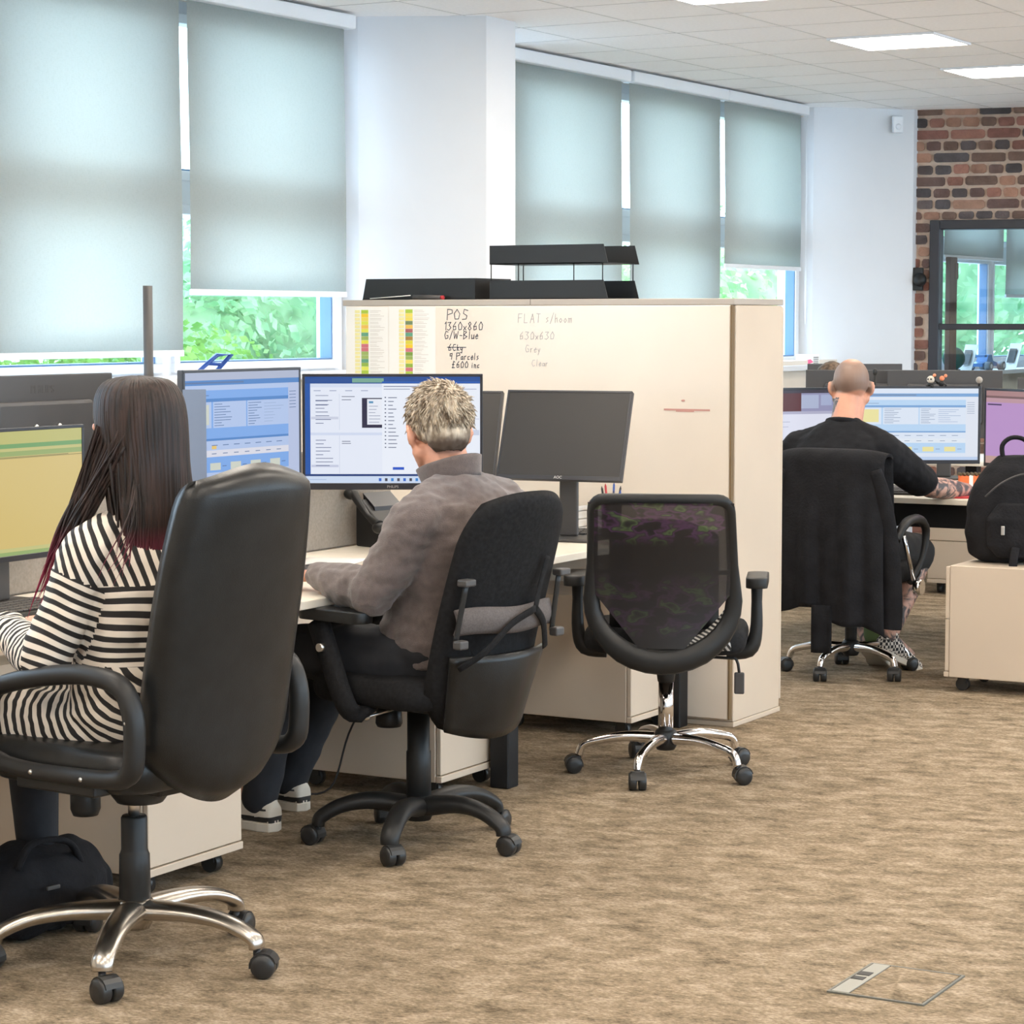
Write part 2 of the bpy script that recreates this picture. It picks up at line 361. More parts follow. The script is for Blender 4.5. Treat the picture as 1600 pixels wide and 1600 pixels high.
def pillow(bm, outline, thick, M=None, mi=0, rings=6, bulge=1.0, dome=.25):
    """soft pad: outline in xz (list), thickness in y, rounded rim"""
    n = len(outline); cx = sum(p[0] for p in outline) / n; cz = sum(p[1] for p in outline) / n
    rs = []
    for k in range(rings + 1):
        a = -PI / 2 + PI * k / rings
        y = math.sin(a) * thick / 2
        sh = 1 - (1 - math.cos(a)) * min(.9, thick * .5 / .2) * bulge * .5
        row = []
        for (x, z) in outline:
            v = V(cx + (x - cx) * sh, y, cz + (z - cz) * sh); row.append(bm.verts.new((M @ v) if M else v))
        rs.append(row)
    for k in range(rings):
        for i in range(n):
            f = bm.faces.new((rs[k][i], rs[k][(i + 1) % n], rs[k + 1][(i + 1) % n], rs[k + 1][i])); f.smooth = True; f.material_index = mi
    for row, sg in ((rs[0], -1), (rs[-1], 1)):
        prev = row
        for q in (.75, .45, .18):
            nr = []
            for i, vv in enumerate(row):
                x, z = outline[i]; sh = (1 - min(.9, thick * .5 / .2) * bulge * .5) * q
                v = V(cx + (x - cx) * sh, sg * (thick / 2 + thick * dome * (1 - q * q) * .5), cz + (z - cz) * sh); nr.append(bm.verts.new((M @ v) if M else v))
            for i in range(n):
                f = bm.faces.new((prev[i], prev[(i + 1) % n], nr[(i + 1) % n], nr[i])[::(sg)]); f.smooth = True; f.material_index = mi
            prev = nr
        f = bm.faces.new(prev if sg > 0 else prev[::-1]); f.smooth = True; f.material_index = mi
def round_rect(x0, z0, x1, z1, r, k=5):
    out = []
    for cx, cz, a0 in ((x1 - r, z1 - r, 0), (x0 + r, z1 - r, 90), (x0 + r, z0 + r, 180), (x1 - r, z0 + r, 270)):
        for i in range(k + 1):
            a = math.radians(a0 + 90 * i / k); out.append((cx + r * math.cos(a), cz + r * math.sin(a)))
    return out
def mk(name, bm, m, parent=None, loc=None, recalc=True, smooth=None, bevel=0):
    if recalc: bmesh.ops.recalc_face_normals(bm, faces=bm.faces)
    me = bpy.data.meshes.new(name); bm.to_mesh(me); bm.free()
    for x in (m if isinstance(m, (list, tuple)) else [m]): me.materials.append(x)
    o = bpy.data.objects.new(name, me); COL.objects.link(o)
    if parent: o.parent = parent
    if loc: o.location = loc
    if smooth: me.shade_smooth()
    if bevel:
        b = o.modifiers.new('bevel', 'BEVEL'); b.width = bevel; b.segments = 2; b.limit_method = 'ANGLE'
    return o
def tag(o, label=None, cat=None, group=None, kind=None):
    if label: o['label'] = label
    if cat: o['category'] = cat
    if group: o['group'] = group
    if kind: o['kind'] = kind
    return o
def thing(name, label, cat, loc=(0, 0, 0), rotz=0, group=None):
    o = bpy.data.objects.new(name, None); COL.objects.link(o); o.location = loc; o.rotation_euler = (0, 0, rotz); o.empty_display_size = .1
    return tag(o, label, cat, group)
def struct(name, bm, m, parent=None, **k):
    o = mk(name, bm, m, parent, **k)
    if not parent: o['kind'] = 'structure'
    return o
def set_face_colours(o, cols):
    me = o.data; at = me.color_attributes.new('Col', 'FLOAT_COLOR', 'CORNER'); buf = np.zeros((len(me.loops), 4), dtype=np.float32)
    for p in me.polygons:
        c = cols[p.index]
        for li in p.loop_indices: buf[li] = (*c, 1)
    at.data.foreach_set('color', buf.ravel())
def lin(c): return tuple((v / 255 / 12.92) if v / 255 <= .04045 else ((v / 255 + .055) / 1.055) ** 2.4 for v in c)
def dup(root, loc, rotz=None, label=None, group=None):
    r = root.copy(); COL.objects.link(r); r.location = loc
    if rotz is not None: r.rotation_euler = (0, 0, rotz)
    if label: r['label'] = label
    if group: r['group'] = group
    for ch in list(root.children):
        c = ch.copy(); COL.objects.link(c); c.parent = r
        for g in list(ch.children):
            d = g.copy(); COL.objects.link(d); d.parent = c
    return r
# ================================================================== THE ROOM
CZ = 2.90                                    # ceiling height
b = BM(); box(b, (-6.6, -4, -.12), (4.5, 21, 0)); struct('floor', b, carpet_m)
# suspended ceiling: slab and a thin grid of bars around .55 m tiles
b = BM(); box(b, (-6.6, -4, CZ), (4.5, 21, CZ + .15), 0)
x = -4.585 - 3 * .55
while x < 4.4: box(b, (x - .0035, -3.9, CZ - .0012), (x + .0035, 20.5, CZ + .002), 1); x += .55
y = 11.28 - 27 * .55
while y < 20.4: box(b, (-6.2, y - .0028, CZ - .0012), (4.4, y + .0028, CZ + .002), 1); y += .55
struct('ceiling', b, [ceil_m, grid_m])
b = BM(); box(b, (4.4, -4, 0), (4.6, 15.8, .9)); box(b, (4.4, -4, 2.5), (4.6, 15.8, CZ))
for k in range(6): box(b, (4.4, -4 + k * 3.7, .9), (4.6, -3.2 + k * 3.7, 2.5))  # gaps in this unseen wall are added so sky light brightens the ceiling
struct('wall_right', b, white_paint)
b = BM(); box(b, (-6.6, -4.2, 0), (4.6, -4, CZ)); struct('wall_back', b, white_paint)
# window wall: solid below the sill, head strip above, solid stretches behind the camera
b = BM()
box(b, (-6.42, -4, 0), (-6.0, 15.6, 1.262), 0)
box(b, (-6.42, -4, 2.84), (-6.2, 20.6, CZ), 0); box(b, (-6.42, -4, 1.262), (-6.2, 3.0, 2.84), 0)
box(b, (-6.42, 15.6, 0), (-6.0, 20.6, 1.12), 0); box(b, (-6.42, 14.98, 1.1), (-6.2, 16.2, 2.84), 0)
struct('wall_left', b, cream_paint)
def pillar(name, poly):
    b = BM(); prism(b, poly, 0, CZ)
    struct(name, b, [white_paint])
pillar('wall_pier_near', [(-6.35, 9.42), (-6.13, 9.445), (-5.60, 9.70), (-5.60, 9.97), (-6.35, 9.97)])
pillar('wall_pier_far', [(-6.35, 14.86), (-6.13, 14.88), (-5.62, 15.36), (-5.62, 15.62), (-6.35, 15.62)])
b = BM()
box(b, (-6.24, 3.0, 1.262), (-5.955, 9.60, 1.290)); struct('trim_1', b, upvc, bevel=.004)
b = BM(); box(b, (-6.24, 9.97, 1.200), (-5.955, 15.0, 1.235)); struct('trim_2', b, upvc, bevel=.004)

def window(n, y0, y1, z0, z1, mull, zt):
    """white plastic frame with mullions, a transom and panes; rests in the wall opening"""
    X0, X1 = -6.30, -6.215
    b = BM(); f = .055
    box(b, (X0, y0, z0), (X1, y1, z0 + f)); box(b, (X0, y0, z1 - f), (X1, y1, z1))
    box(b, (X0, y0, z0 + f), (X1, y0 + f, z1 - f)); box(b, (X0, y1 - f, z0 + f), (X1, y1, z1 - f))
    ys = [y0 + f] + [q for q in mull] + [y1 - f]
    for q in mull: box(b, (X0, q - .04, z0 + f), (X1, q + .04, z1 - f))
    box(b, (X0 + .001, y0 + f, zt - .05), (X1 - .001, y1 - f, zt + .05))
    o = struct('window_%d' % n, b, upvc)
    edges = [y0 + f] + [v for q in mull for v in (q - .04, q + .04)] + [y1 - f]
    for k in range(0, len(edges), 2):
        a, c = edges[k], edges[k + 1]
        s = BM()
        for (p0, p1) in ((z0 + f, zt - .05), (zt + .05, z1 - f)):
            w = .04
            box(s, (X0 + .02, a, p0), (X1 + .018, c, p0 + w)); box(s, (X0 + .02, a, p1 - w), (X1 + .018, c, p1))
            box(s, (X0 + .02, a, p0 + w), (X1 + .018, a + w, p1 - w)); box(s, (X0 + .02, c - w, p0 + w), (X1 + .018, c, p1 - w))
            # dark blue gasket lines
            g = .008
            box(s, (X0 + .03, a + w, p0 + w), (X1 + .010, a + w + g, p1 - w), 1); box(s, (X0 + .03, c - w - g, p0 + w), (X1 + .010, c - w, p1 - w), 1)
            box(s, (X0 + .03, a + w, p0 + w), (X1 + .010, c - w, p0 + w + g), 1)
        mk('sash', s, [upvc, frame_blue], o, bevel=.003)
        g = BM()
        for (p0, p1) in ((z0 + f, zt - .05), (zt + .05, z1 - f)): box(g, (X0 + .045, a + .03, p0 + .03), (X0 + .051, c - .03, p1 - .03))
        mk('pane', g, glass_m, o)
    return o
window(1, 3.0, 9.43, 1.245, 2.84, [4.35, 5.6, 6.86, 8.10], 2.05)
window(2, 9.98, 14.86, 1.19, 2.84, [10.85, 12.10, 13.38], 2.05)
window(3, 16.2, 20.4, 1.13, 2.84, [17.3, 18.75], 2.05)

# roller blinds: cassette bar, cloth, bottom bar, bead chain
def blind(y0, y1, zb, label, chain=None, x=-6.1, zt=2.83):
    r = thing('roller_blind', label, 'blind', (x, (y0 + y1) / 2, zb), 0, None)
    h = (y1 - y0) / 2
    b = BM(); grid(b, lambda u, v: (.004 * math.sin(v * 5), -h + 2 * h * u, .012 + (zt - zb - .012) * v), 2, 12, thick=.0012); mk('cloth', b, blind_m, r)
    b = BM(); rbox(b, (-.008, -h, -.012), (.008, h, .014), .004); mk('bottom_bar', b, upvc, r)
    b = BM(); rbox(b, (-.035, -h - .03, zt - zb - .005), (.045, h + .03, zt - zb + .058), .008); mk('cassette', b, upvc, r)
    if chain is not None:
        b = BM(); s = 1 if chain > 0 else -1
        tube(b, [(.03, s * (h + .012), zt - zb), (.03, s * (h + .012), .25 - .55), (.03, s * (h + .02), .22 - .57), (.03, s * (h + .028), .25 - .55), (.03, s * (h + .028), zt - zb)], .0017, 5)
        mk('bead_chain', b, upvc, r)
    return r
G = None
blind(6.905, 8.070, 1.383, 'wide pale grey roller blind at the far left, hanging lowest of all')
blind(5.70, 6.85, 1.383, 'pale grey roller blind beyond the left edge of the frame')
blind(8.125, 9.290, 1.634, 'pale grey roller blind left of the white pier, ending above the open strip of trees')
blind(10.75, 12.058, 1.50, 'pale grey roller blind just right of the white pier, behind the letter trays')
blind(12.155, 13.360, 1.50, 'pale grey roller blind in the middle of the three beyond the white pier')
blind(13.425, 14.600, 1.845, 'short pale grey roller blind beside the far white wall, trees showing below it', chain=1)
blind(17.34, 18.73, 1.99, 'grey roller blind seen through the left of the black framed inner window')
blind(18.80, 20.2, 1.71, 'grey roller blind hanging lower at the right inside the black framed inner window')
blind(16.3, 17.25, 1.95, 'narrow grey roller blind at the left edge inside the inner window')

# brick wall with the black inner window, turned a little to the piers
ANG = math.radians(11)
BW = bpy.data.objects.new('wall_brick', None)
def bw(u, t=0):   # point on the brick face, u metres from its left corner
    return (-5.64 + u * math.cos(ANG) + t * math.sin(ANG), 15.42 + u * math.sin(ANG) - t * math.cos(ANG))
MB_ = Matrix.Translation(V(-5.64, 15.42, 0)) @ Matrix.Rotation(ANG, 4, 'Z')
b = BM(); LW = 10.2; wu0, wu1, wz0, wz1 = .115, 1.9, .85, 2.175
for lo, hi in (((0, .012, 0), (wu0, .16, CZ)), ((wu1, .012, 0), (LW, .16, CZ)), ((wu0, .012, 0), (wu1, .16, wz0)), ((wu0, .012, wz1), (wu1, .16, CZ))): box(b, lo, hi, 0, MB_)
wall = struct('wall_brick', b, mortar_m)
rnd = random.Random(5); b = BM(); cols = []
pal = [(150, 92, 74), (164, 104, 82), (124, 92, 80), (108, 92, 88), (96, 82, 80), (176, 122, 92), (132, 98, 80), (116, 84, 74), (186, 134, 104), (88, 78, 78)]
z = .03; row = 0
while z < CZ - .03:
    u = .006 - rnd.random() * .12
    long_ = row % 2
    while u < 3.2:
        L = (.215 if long_ else .098) * rnd.uniform(.93, 1.07)
        if long_ and rnd.random() < .2: L = .1
        a0, a1 = max(u, .004), u + L
        segs = [(a0, a1)]; zb_, zt_ = z, z + .059
        if zb_ < wz1 - .02 < zt_ - .0 and False: pass
        if zb_ < wz1 + .006 and zt_ > wz1 + .02: zb_ = wz1 + .006
        if zt_ > wz0 - .006 and zb_ < wz0 - .02: zt_ = wz0 - .006
        if zt_ > wz0 and zb_ < wz1:
            segs = []
            if a0 < wu0 - .004: segs.append((a0, min(a1, wu0 - .004)))
            if a1 > wu1 + .004: segs.append((max(a0, wu1 + .004), a1))
        for s0, s1 in segs:
            if s1 - s0 > .03:
                nb = len(b.faces); dz = rnd.uniform(-.002, .002)
                oc = [(a_ + rnd.uniform(-.002, .002), c_ + rnd.uniform(-.002, .002)) for a_, c_ in round_rect(s0, zb_ + dz, s1, zt_ + dz, min(.017, (zt_ - zb_) * .42, (s1 - s0) * .4), 3)]
                prism(b, oc, -rnd.uniform(.001, .007), .02, plane='xz', M=MB_); c = lin(rnd.choice(pal)); g_ = sum(c) / 3; c = tuple(q * .78 + g_ * .22 for q in c); j = rnd.uniform(.75, 1.15)
                cols += [tuple(q * j for q in c)] * (len(b.faces) - nb)
        u += L + .017
    z += .0765; row += 1
o = mk('bricks', b, brick_m, wall); set_face_colours(o, cols)
# inner window: charcoal frame, panes
b = BM()
for lo, hi in (((wu0, -.035, wz0), (wu0 + .065, .15, wz1)), ((wu0 + .065, -.035, wz1 - .06), (wu1 - .06, .15, wz1)), ((wu0 + .065, -.035, wz0), (wu1 - .06, .15, wz0 + .06)), ((wu1 - .06, -.035, wz0), (wu1, .15, wz1)),
               ((wu0 + .065, -.03, 1.455), (wu1 - .06, .10, 1.495)), ((1.0, -.03, wz0 + .06), (1.05, .10, wz1 - .06))): rbox(b, lo, hi, .004, 1, 0, MB_)
o = struct('window_4', b, frame_dk)
g = BM(); box(g, (wu0 + .06, .05, wz0 + .05), (wu1 - .06, .056, wz1 - .05), 0, MB_); mk('pane', g, inner_glass, o)
# inner office walls and its sill
b = BM(); box(b, (-6.4, 20.4, 0), (-1.5, 20.6, CZ)); struct('wall_inner_far', b, white_paint)
b = BM(); box(b, (-1.6, 17.4, 0), (-1.45, 20.4, CZ)); struct('wall_inner_right', b, white_paint)
b = BM(); box(b, (-6.24, 16.2, 1.105), (-5.93, 20.4, 1.135)); struct('trim_3', b, upvc)
t = thing('wooden_panel', 'dark brown wooden panel seen edge-on just inside the black framed inner window', 'panel', (-5.93, 17.0, 1.135))
b = BM(); rbox(b, (-.02, -.05, 0), (.02, .10, .84), .006); mk('board', b, wood_brown, t); b = BM(); rbox(b, (-.024, .04, .68), (.024, .115, .80), .006); mk('catch', b, wood_brown, t)

# ------------------------------------------------------------------ lamps in the ceiling
def panel(x, y, label, group=None):
    r = thing('ceiling_light', label, 'ceiling light', (x, y, CZ), 0, group)
    b = BM(); h = .275
    for lo, hi in (((-h, -h, -.012), (h, -h + .014, .0)), ((-h, h - .014, -.012), (h, h, .0)), ((-h, -h + .014, -.012), (-h + .014, h - .014, .0)), ((h - .014, -h + .014, -.012), (h, h - .014, .0))): box(b, lo, hi)
    mk('frame', b, upvc, r)
    b = BM(); box(b, (-h + .014, -h + .014, -.009), (h - .014, h - .014, -.003)); mk('diffuser', b, lamp_m, r)
    return r
p0 = panel(-4.31, 11.555, 'lit square ceiling panel, the nearer of the two in view at upper right')
dup(p0, (-4.31, 13.205, CZ), 0, 'lit square ceiling panel cut by the right edge, behind the nearer one')
for i, xx in enumerate((-4.31, -2.11, .09, 2.29)):
    for j in range(9):
        yy = 11.555 + (j - 7) * 1.65 - (.42 if j < 7 else 0)
        if i == 0 and j in (7, 8): continue
        if yy < -3.5 or (i >= 2 and j % 2): continue
        dup(p0, (xx, yy, CZ), 0, 'lit square ceiling panel out of the frame, further over the office floor', 'ceiling panels out of frame')
dup(p0, (-4.0, 18.2, CZ), 0, 'lit square ceiling panel inside the inner office')
# floor box
t = thing('floor_box', 'carpet-filled square floor socket box with a grey hinged flap, lower right', 'floor box', (-1.92, 5.205, 0), math.radians(0))
b = BM(); w = .115; d = .14
for lo, hi in (((-w, -d, 0), (w, -d + .006, .004)), ((-w, d - .006, 0), (w, d, .004)), ((-w, -d + .006, 0), (-w + .006, d - .006, .004)), ((w - .006, -d + .006, 0), (w, d - .006, .004))): box(b, lo, hi)
mk('frame', b, mat('grey_metal_trim', (.13, .13, .11), .5), t)
b = BM(); rbox(b, (-w + .008, -d + .008, 0), (-w + .05, d - .008, .005), .001, 1); fl = mk('flap', b, mat('grey_flap', (.30, .29, .25), .5), t)
b = BM(); box(b, (-.105, .02, .004), (-.075, .05, .0062)); box(b, (-.105, -.02, .004), (-.075, .005, .0062)); mk('cable_slot', b, black_plastic, fl)
b = BM(); rbox(b, (-w + .052, -d + .008, 0), (w - .008, d - .008, .004), .001, 1); mk('lid', b, carpet_m, t)

# ------------------------------------------------------------------ outdoors
b = BM(); box(b, (-60, -20, -1.2), (-6.6, 60, -1.0)); o = struct('ground_outside', b, tile_grey)
def leaves(bm, c, R, n, rs, size, flat=.25):
    for _ in range(n):
        d = V(rs.gauss(0, 1), rs.gauss(0, 1), rs.gauss(0, 1)).normalized()
        k = rs.uniform(.62, 1.0)
        p = V(c[0] + d.x * R[0] * k, c[1] + d.y * R[1] * k, c[2] + d.z * R[2] * k)
        a = V(rs.gauss(0, 1), rs.gauss(0, 1), rs.gauss(0, 1)).normalized(); q = a.cross(d).normalized() if a.cross(d).length > .1 else V(1, 0, 0)
        s = size * rs.uniform(.6, 1.3)
        bm.faces.new([bm.verts.new(p - q * s), bm.verts.new(p + a.cross(q) * s * .55), bm.verts.new(p + q * s), bm.verts.new(p - a.cross(q) * s * .55)])
def tree(x, y, label, blobs, m, size=.06, seed=1, n=3000, trunk=True, name='tree', cat='tree'):
    r = thing(name, label, cat, (x, y, -1.0))
    rs = random.Random(seed); b = BM()
    for c, R in blobs:
        leaves(b, c, R, n, rs, size)
        ball(b, c, 1, 16, 10, s=(R[0] * .64, R[1] * .64, R[2] * .64))
    mk('foliage', b, m, r, recalc=False)
    if trunk:
        b = BM(); tube(b, [(0, 0, 0), (.05, .03, 1.2), (0, .1, 2.4)], [.14, .11, .07], 8); mk('trunk', b, wood_brown, r)
tree(-11.5, 16.6, 'pale green bushy tree just outside, under the second blind', [((0, 0, 2.2), (1.3, 1.5, 1.5)), ((.3, 1.6, 1.6), (1.0, 1.2, 1.3)), ((0, -1.2, 1.8), (1, 1.1, 1.3))], leaf_b, seed=2)
tree(-14.5, 12.2, 'fresh green tree seen at the left of the open window strip', [((0, 0, 2.3), (1.2, 1.5, 1.8)), ((.5, .9, 1.4), (1, 1.1, 1.2))], leaf_a, seed=3)
tree(-17, 24.5, 'darker tree standing right of the bushy pale one outside', [((0, 0, 2.8), (1.6, 2.0, 2.2))], leaf_b, seed=4)
tree(-10.5, 12.3, 'clipped bright green hedge outside, seen under the lowest blind', [((0, -1.8 + k * .7, 1.72), (.8, .7, .8)) for k in range(6)], leaf_c, .04, 5, 2200, False, 'hedge', 'hedge')
tree(-10.6, 23.0, 'bright green ivy-like tree outside the far window beyond the cabinet', [((0, 0, 2.3), (1.3, 2.6, 1.6)), ((.4, -2, 2.0), (1, 1.4, 1.4)), ((.4, 2.2, 2), (1, 1.4, 1.4))], leaf_a, .055, 6, 3200)
tree(-9.0, 33.5, 'round clipped shrub seen through the inner office window', [((0, 0, 2.2), (1.0, 1.3, .9))], leaf_a, .06, 7, 1500, False, 'shrub', 'shrub')
tree(-13.5, 38.5, 'tall cool green tree behind the clipped shrub, through the inner window', [((0, 0, 3.4), (2, 4.5, 2.6))], leaf_b, .12, 8, 2600)
# pale house and parked van beyond the left window
t = thing('house', 'pale rendered house seen beyond the trees through the open window strip', 'building', (-22, 27, -1))
b = BM(); box(b, (-2, -3.5, 0), (2, 3.5, 3.0)); mk('walls', b, white_paint, t)
b = BM(); prism(b, [(-2.3, 3.0), (2.3, 3.0), (0, 4.6)], -3.7, 3.7, plane='xz'); mk('roof', b, mat('slate', (.2, .2, .22), .8), t)
for k in (-2, 0, 2):
    b = BM(); box(b, (1.98, k - .5, 1.1), (2.03, k + .5, 2.2)); mk('house_window', b, car_glass, t)
def car(x, y, rz, label):
    t = thing('parked_car', label, 'car', (x, y, -1), rz)
    b = BM(); prism(b, [(-2.1, .35), (-2.1, .85), (-1.5, 1.0), (-.9, 1.5), (.9, 1.5), (1.5, 1.0), (2.1, .9), (2.15, .35)], -.85, .85, plane='xz'); mk('body', b, car_white, t, bevel=.05)
    b = BM(); prism(b, [(-1.35, 1.0), (-.85, 1.42), (.85, 1.42), (1.35, 1.0)], -.87, .87, plane='xz'); mk('side_windows', b, car_glass, t)
    for sx in (-1.35, 1.35):
        for sy in (-.86, .66):
            b = BM(); cyl(b, (sx, sy, .32), (sx, sy + .2, .32), .32, n=20); mk('wheel', b, rubber, t)
car(-8.6, 11.25, math.radians(80), 'white car parked outside, glimpsed above the left end of the blue lit monitor')
car(-12.5, 8.0, math.radians(90), 'white car parked outside under the lowest blind at far left')
# ================================================================== FURNITURE
DZ = .735
def desk(name_label, x0, x1, y0, y1, legs, cat='desk', beam=None):
    t = thing('desk', name_label, cat, ((x0 + x1) / 2, (y0 + y1) / 2, 0))
    cx, cy = (x0 + x1) / 2, (y0 + y1) / 2
    b = BM(); rbox(b, (x0 - cx, y0 - cy + .001, DZ - .025), (x1 - cx, y1 - cy - .001, DZ), .002, 1); mk('tabletop', b, [desk_m], t)
    for lx, ly in legs:
        b = BM(); rbox(b, (lx - cx - .035, ly - cy - .035, 0), (lx - cx + .035, ly - cy + .035, DZ - .027), .004, 1); mk('leg', b, black_metal, t)
    b = BM()
    if beam: 
        for q in beam: rbox(b, (q[0] - cx, q[1] - cy, q[2]), (q[3] - cx, q[4] - cy, q[5]), .003, 1)
    else:
        rbox(b, (x0 - cx + .28, y0 - cy + .05, DZ - .07), (x0 - cx + .33, y1 - cy - .05, DZ - .027), .003, 1)
    mk('beam', b, black_metal, t)
    return t
desk('cream-topped desk of the woman in stripes, left end of the row', -4.63, -3.83, 4.05, 5.45, [(-3.90, 4.12), (-4.55, 4.12), (-4.55, 5.40)])
desk('cream-topped desk of the grey-haired man with a black square leg at its right end', -4.63, -3.83, 5.45, 6.87, [(-3.875, 6.825), (-4.55, 6.825)])
desk('empty cream-topped desk between the mesh chair and the whiteboard', -4.63, -3.83, 6.87, 8.22, [(-3.90, 8.17), (-4.55, 8.17)])
for k, (y0, y1) in enumerate(((4.05, 5.45), (5.45, 6.87), (6.87, 8.22))):
    desk(('cream-topped desk facing the far left window, behind the divider', 'cream-topped desk behind the divider opposite the grey-haired man', 'cream-topped desk behind the divider next to the whiteboard')[k], -5.47, -4.67, y0, y1, [(-5.4, y0 + .06), (-5.4, y1 - .06)])
t = thing('desk_divider', 'low grey fabric divider panel standing between the two rows of desks', 'divider', (-4.65, 6.1, DZ))
b = BM(); rbox(b, (-.012, -2.0, .0), (.012, 1.25, .34), .005); mk('panel', b, mat('grey_divider_fabric', (.30, .26, .22), .9, nscale=120, namp=.12), t)
for y in (-1.8, -.3, 1.1):
    b = BM(); rbox(b, (-.019, y, 0), (.019, y + .05, .06), .004); mk('clamp', b, grey_plastic, t)

def pedestal(label, x, y, w=.42, d=.57, h=.455, rotz=0, z=.06):
    """x,y = centre of its front face; front looks +X locally"""
    t = thing('drawer_pedestal', label, 'drawer unit', (x, y, 0), rotz)
    b = BM(); rbox(b, (-d, -w / 2, z), (-.019, w / 2, z + h), .002, 1); mk('body', b, laminate, t)
    n = 2; zz = z + .022; hh = (h - .026) / n
    for k in range(n):
        b = BM(); rbox(b, (-.017, -w / 2 + .002, zz + k * hh + .002), (0, w / 2 - .002, zz + (k + 1) * hh - .002), .002, 1); mk('drawer', b, laminate, t)
    b = BM(); rbox(b, (-.017, -w / 2 - .0, z), (.004, w / 2, z + .021), .002, 1); mk('plinth', b, laminate, t)
    for cx, cy in ((-.06, -w / 2 + .06), (-.06, w / 2 - .06), (-d + .06, -w / 2 + .06), (-d + .06, w / 2 - .06)):
        b = BM(); cyl(b, (cx, cy - .014, .027), (cx, cy + .014, .027), .027, n=18); box(b, (cx - .018, cy - .018, .03), (cx + .018, cy + .018, z)); mk('castor', b, rubber, t)
    return t
pedestal('cream two-drawer pedestal under the desk behind the leather chair', -3.915, 5.215)
pedestal('cream two-drawer pedestal behind the black five-star base of the man in the fleece', -3.925, 6.715)
pedestal('cream two-drawer pedestal behind the empty mesh chair', -3.915, 8.035)
pedestal('cream drawer pedestal at the right edge with a black backpack on top', -3.315, 9.70, w=.40, d=.60, rotz=PI, h=.46)
pedestal('white pedestal under the far desk, seen between the knee and the backpack', -4.40, 12.9, w=.42, d=.6, rotz=-PI / 2)

# storage cabinets with the whiteboard fixed to their back
def cabinet(label, x0, x1):
    t = thing('storage_cabinet', label, 'cabinet', ((x0 + x1) / 2, 8.255, 0)); w = (x1 - x0) / 2
    b = BM(); rbox(b, (-w + .001, .0, .02), (w - .001, .43, 1.575), .003, 1); mk('body', b, laminate, t)
    b = BM(); rbox(b, (-w, -.018, 1.576), (w, .44, 1.60), .002, 1); mk('top', b, lam_top, t)
    b = BM(); rbox(b, (-w, .0, 0), (w, .44, .019), .002, 1); mk('plinth', b, laminate, t)
    for sx in (-1, 1):
        b = BM(); rbox(b, (min(0, sx * w) + .002, .432, .05), (max(0, sx * w) - .002, .449, 1.57), .002, 1); mk('door', b, laminate, t)
    return t
cabinet('tall beige storage cabinet at the aisle end, behind the right half of the whiteboard', -4.56, -3.70)
cabinet('tall beige storage cabinet nearer the windows, behind the left half of the whiteboard', -5.425, -4.562)
t = thing('whiteboard', 'large whiteboard with handwritten order notes, fixed to the backs of the cabinets', 'whiteboard', (-4.56, 8.24, .03))
b = BM(); rbox(b, (-.85, -.006, 0), (.845, .014, 1.545), .003, 1); mk('board', b, wb_m, t)
b = BM(); rbox(b, (.846, -.009, 0), (.853, .014, 1.545), .001, 1); mk('edge_strip', b, mat('brown_edging', (.16, .10, .04), .5), t)
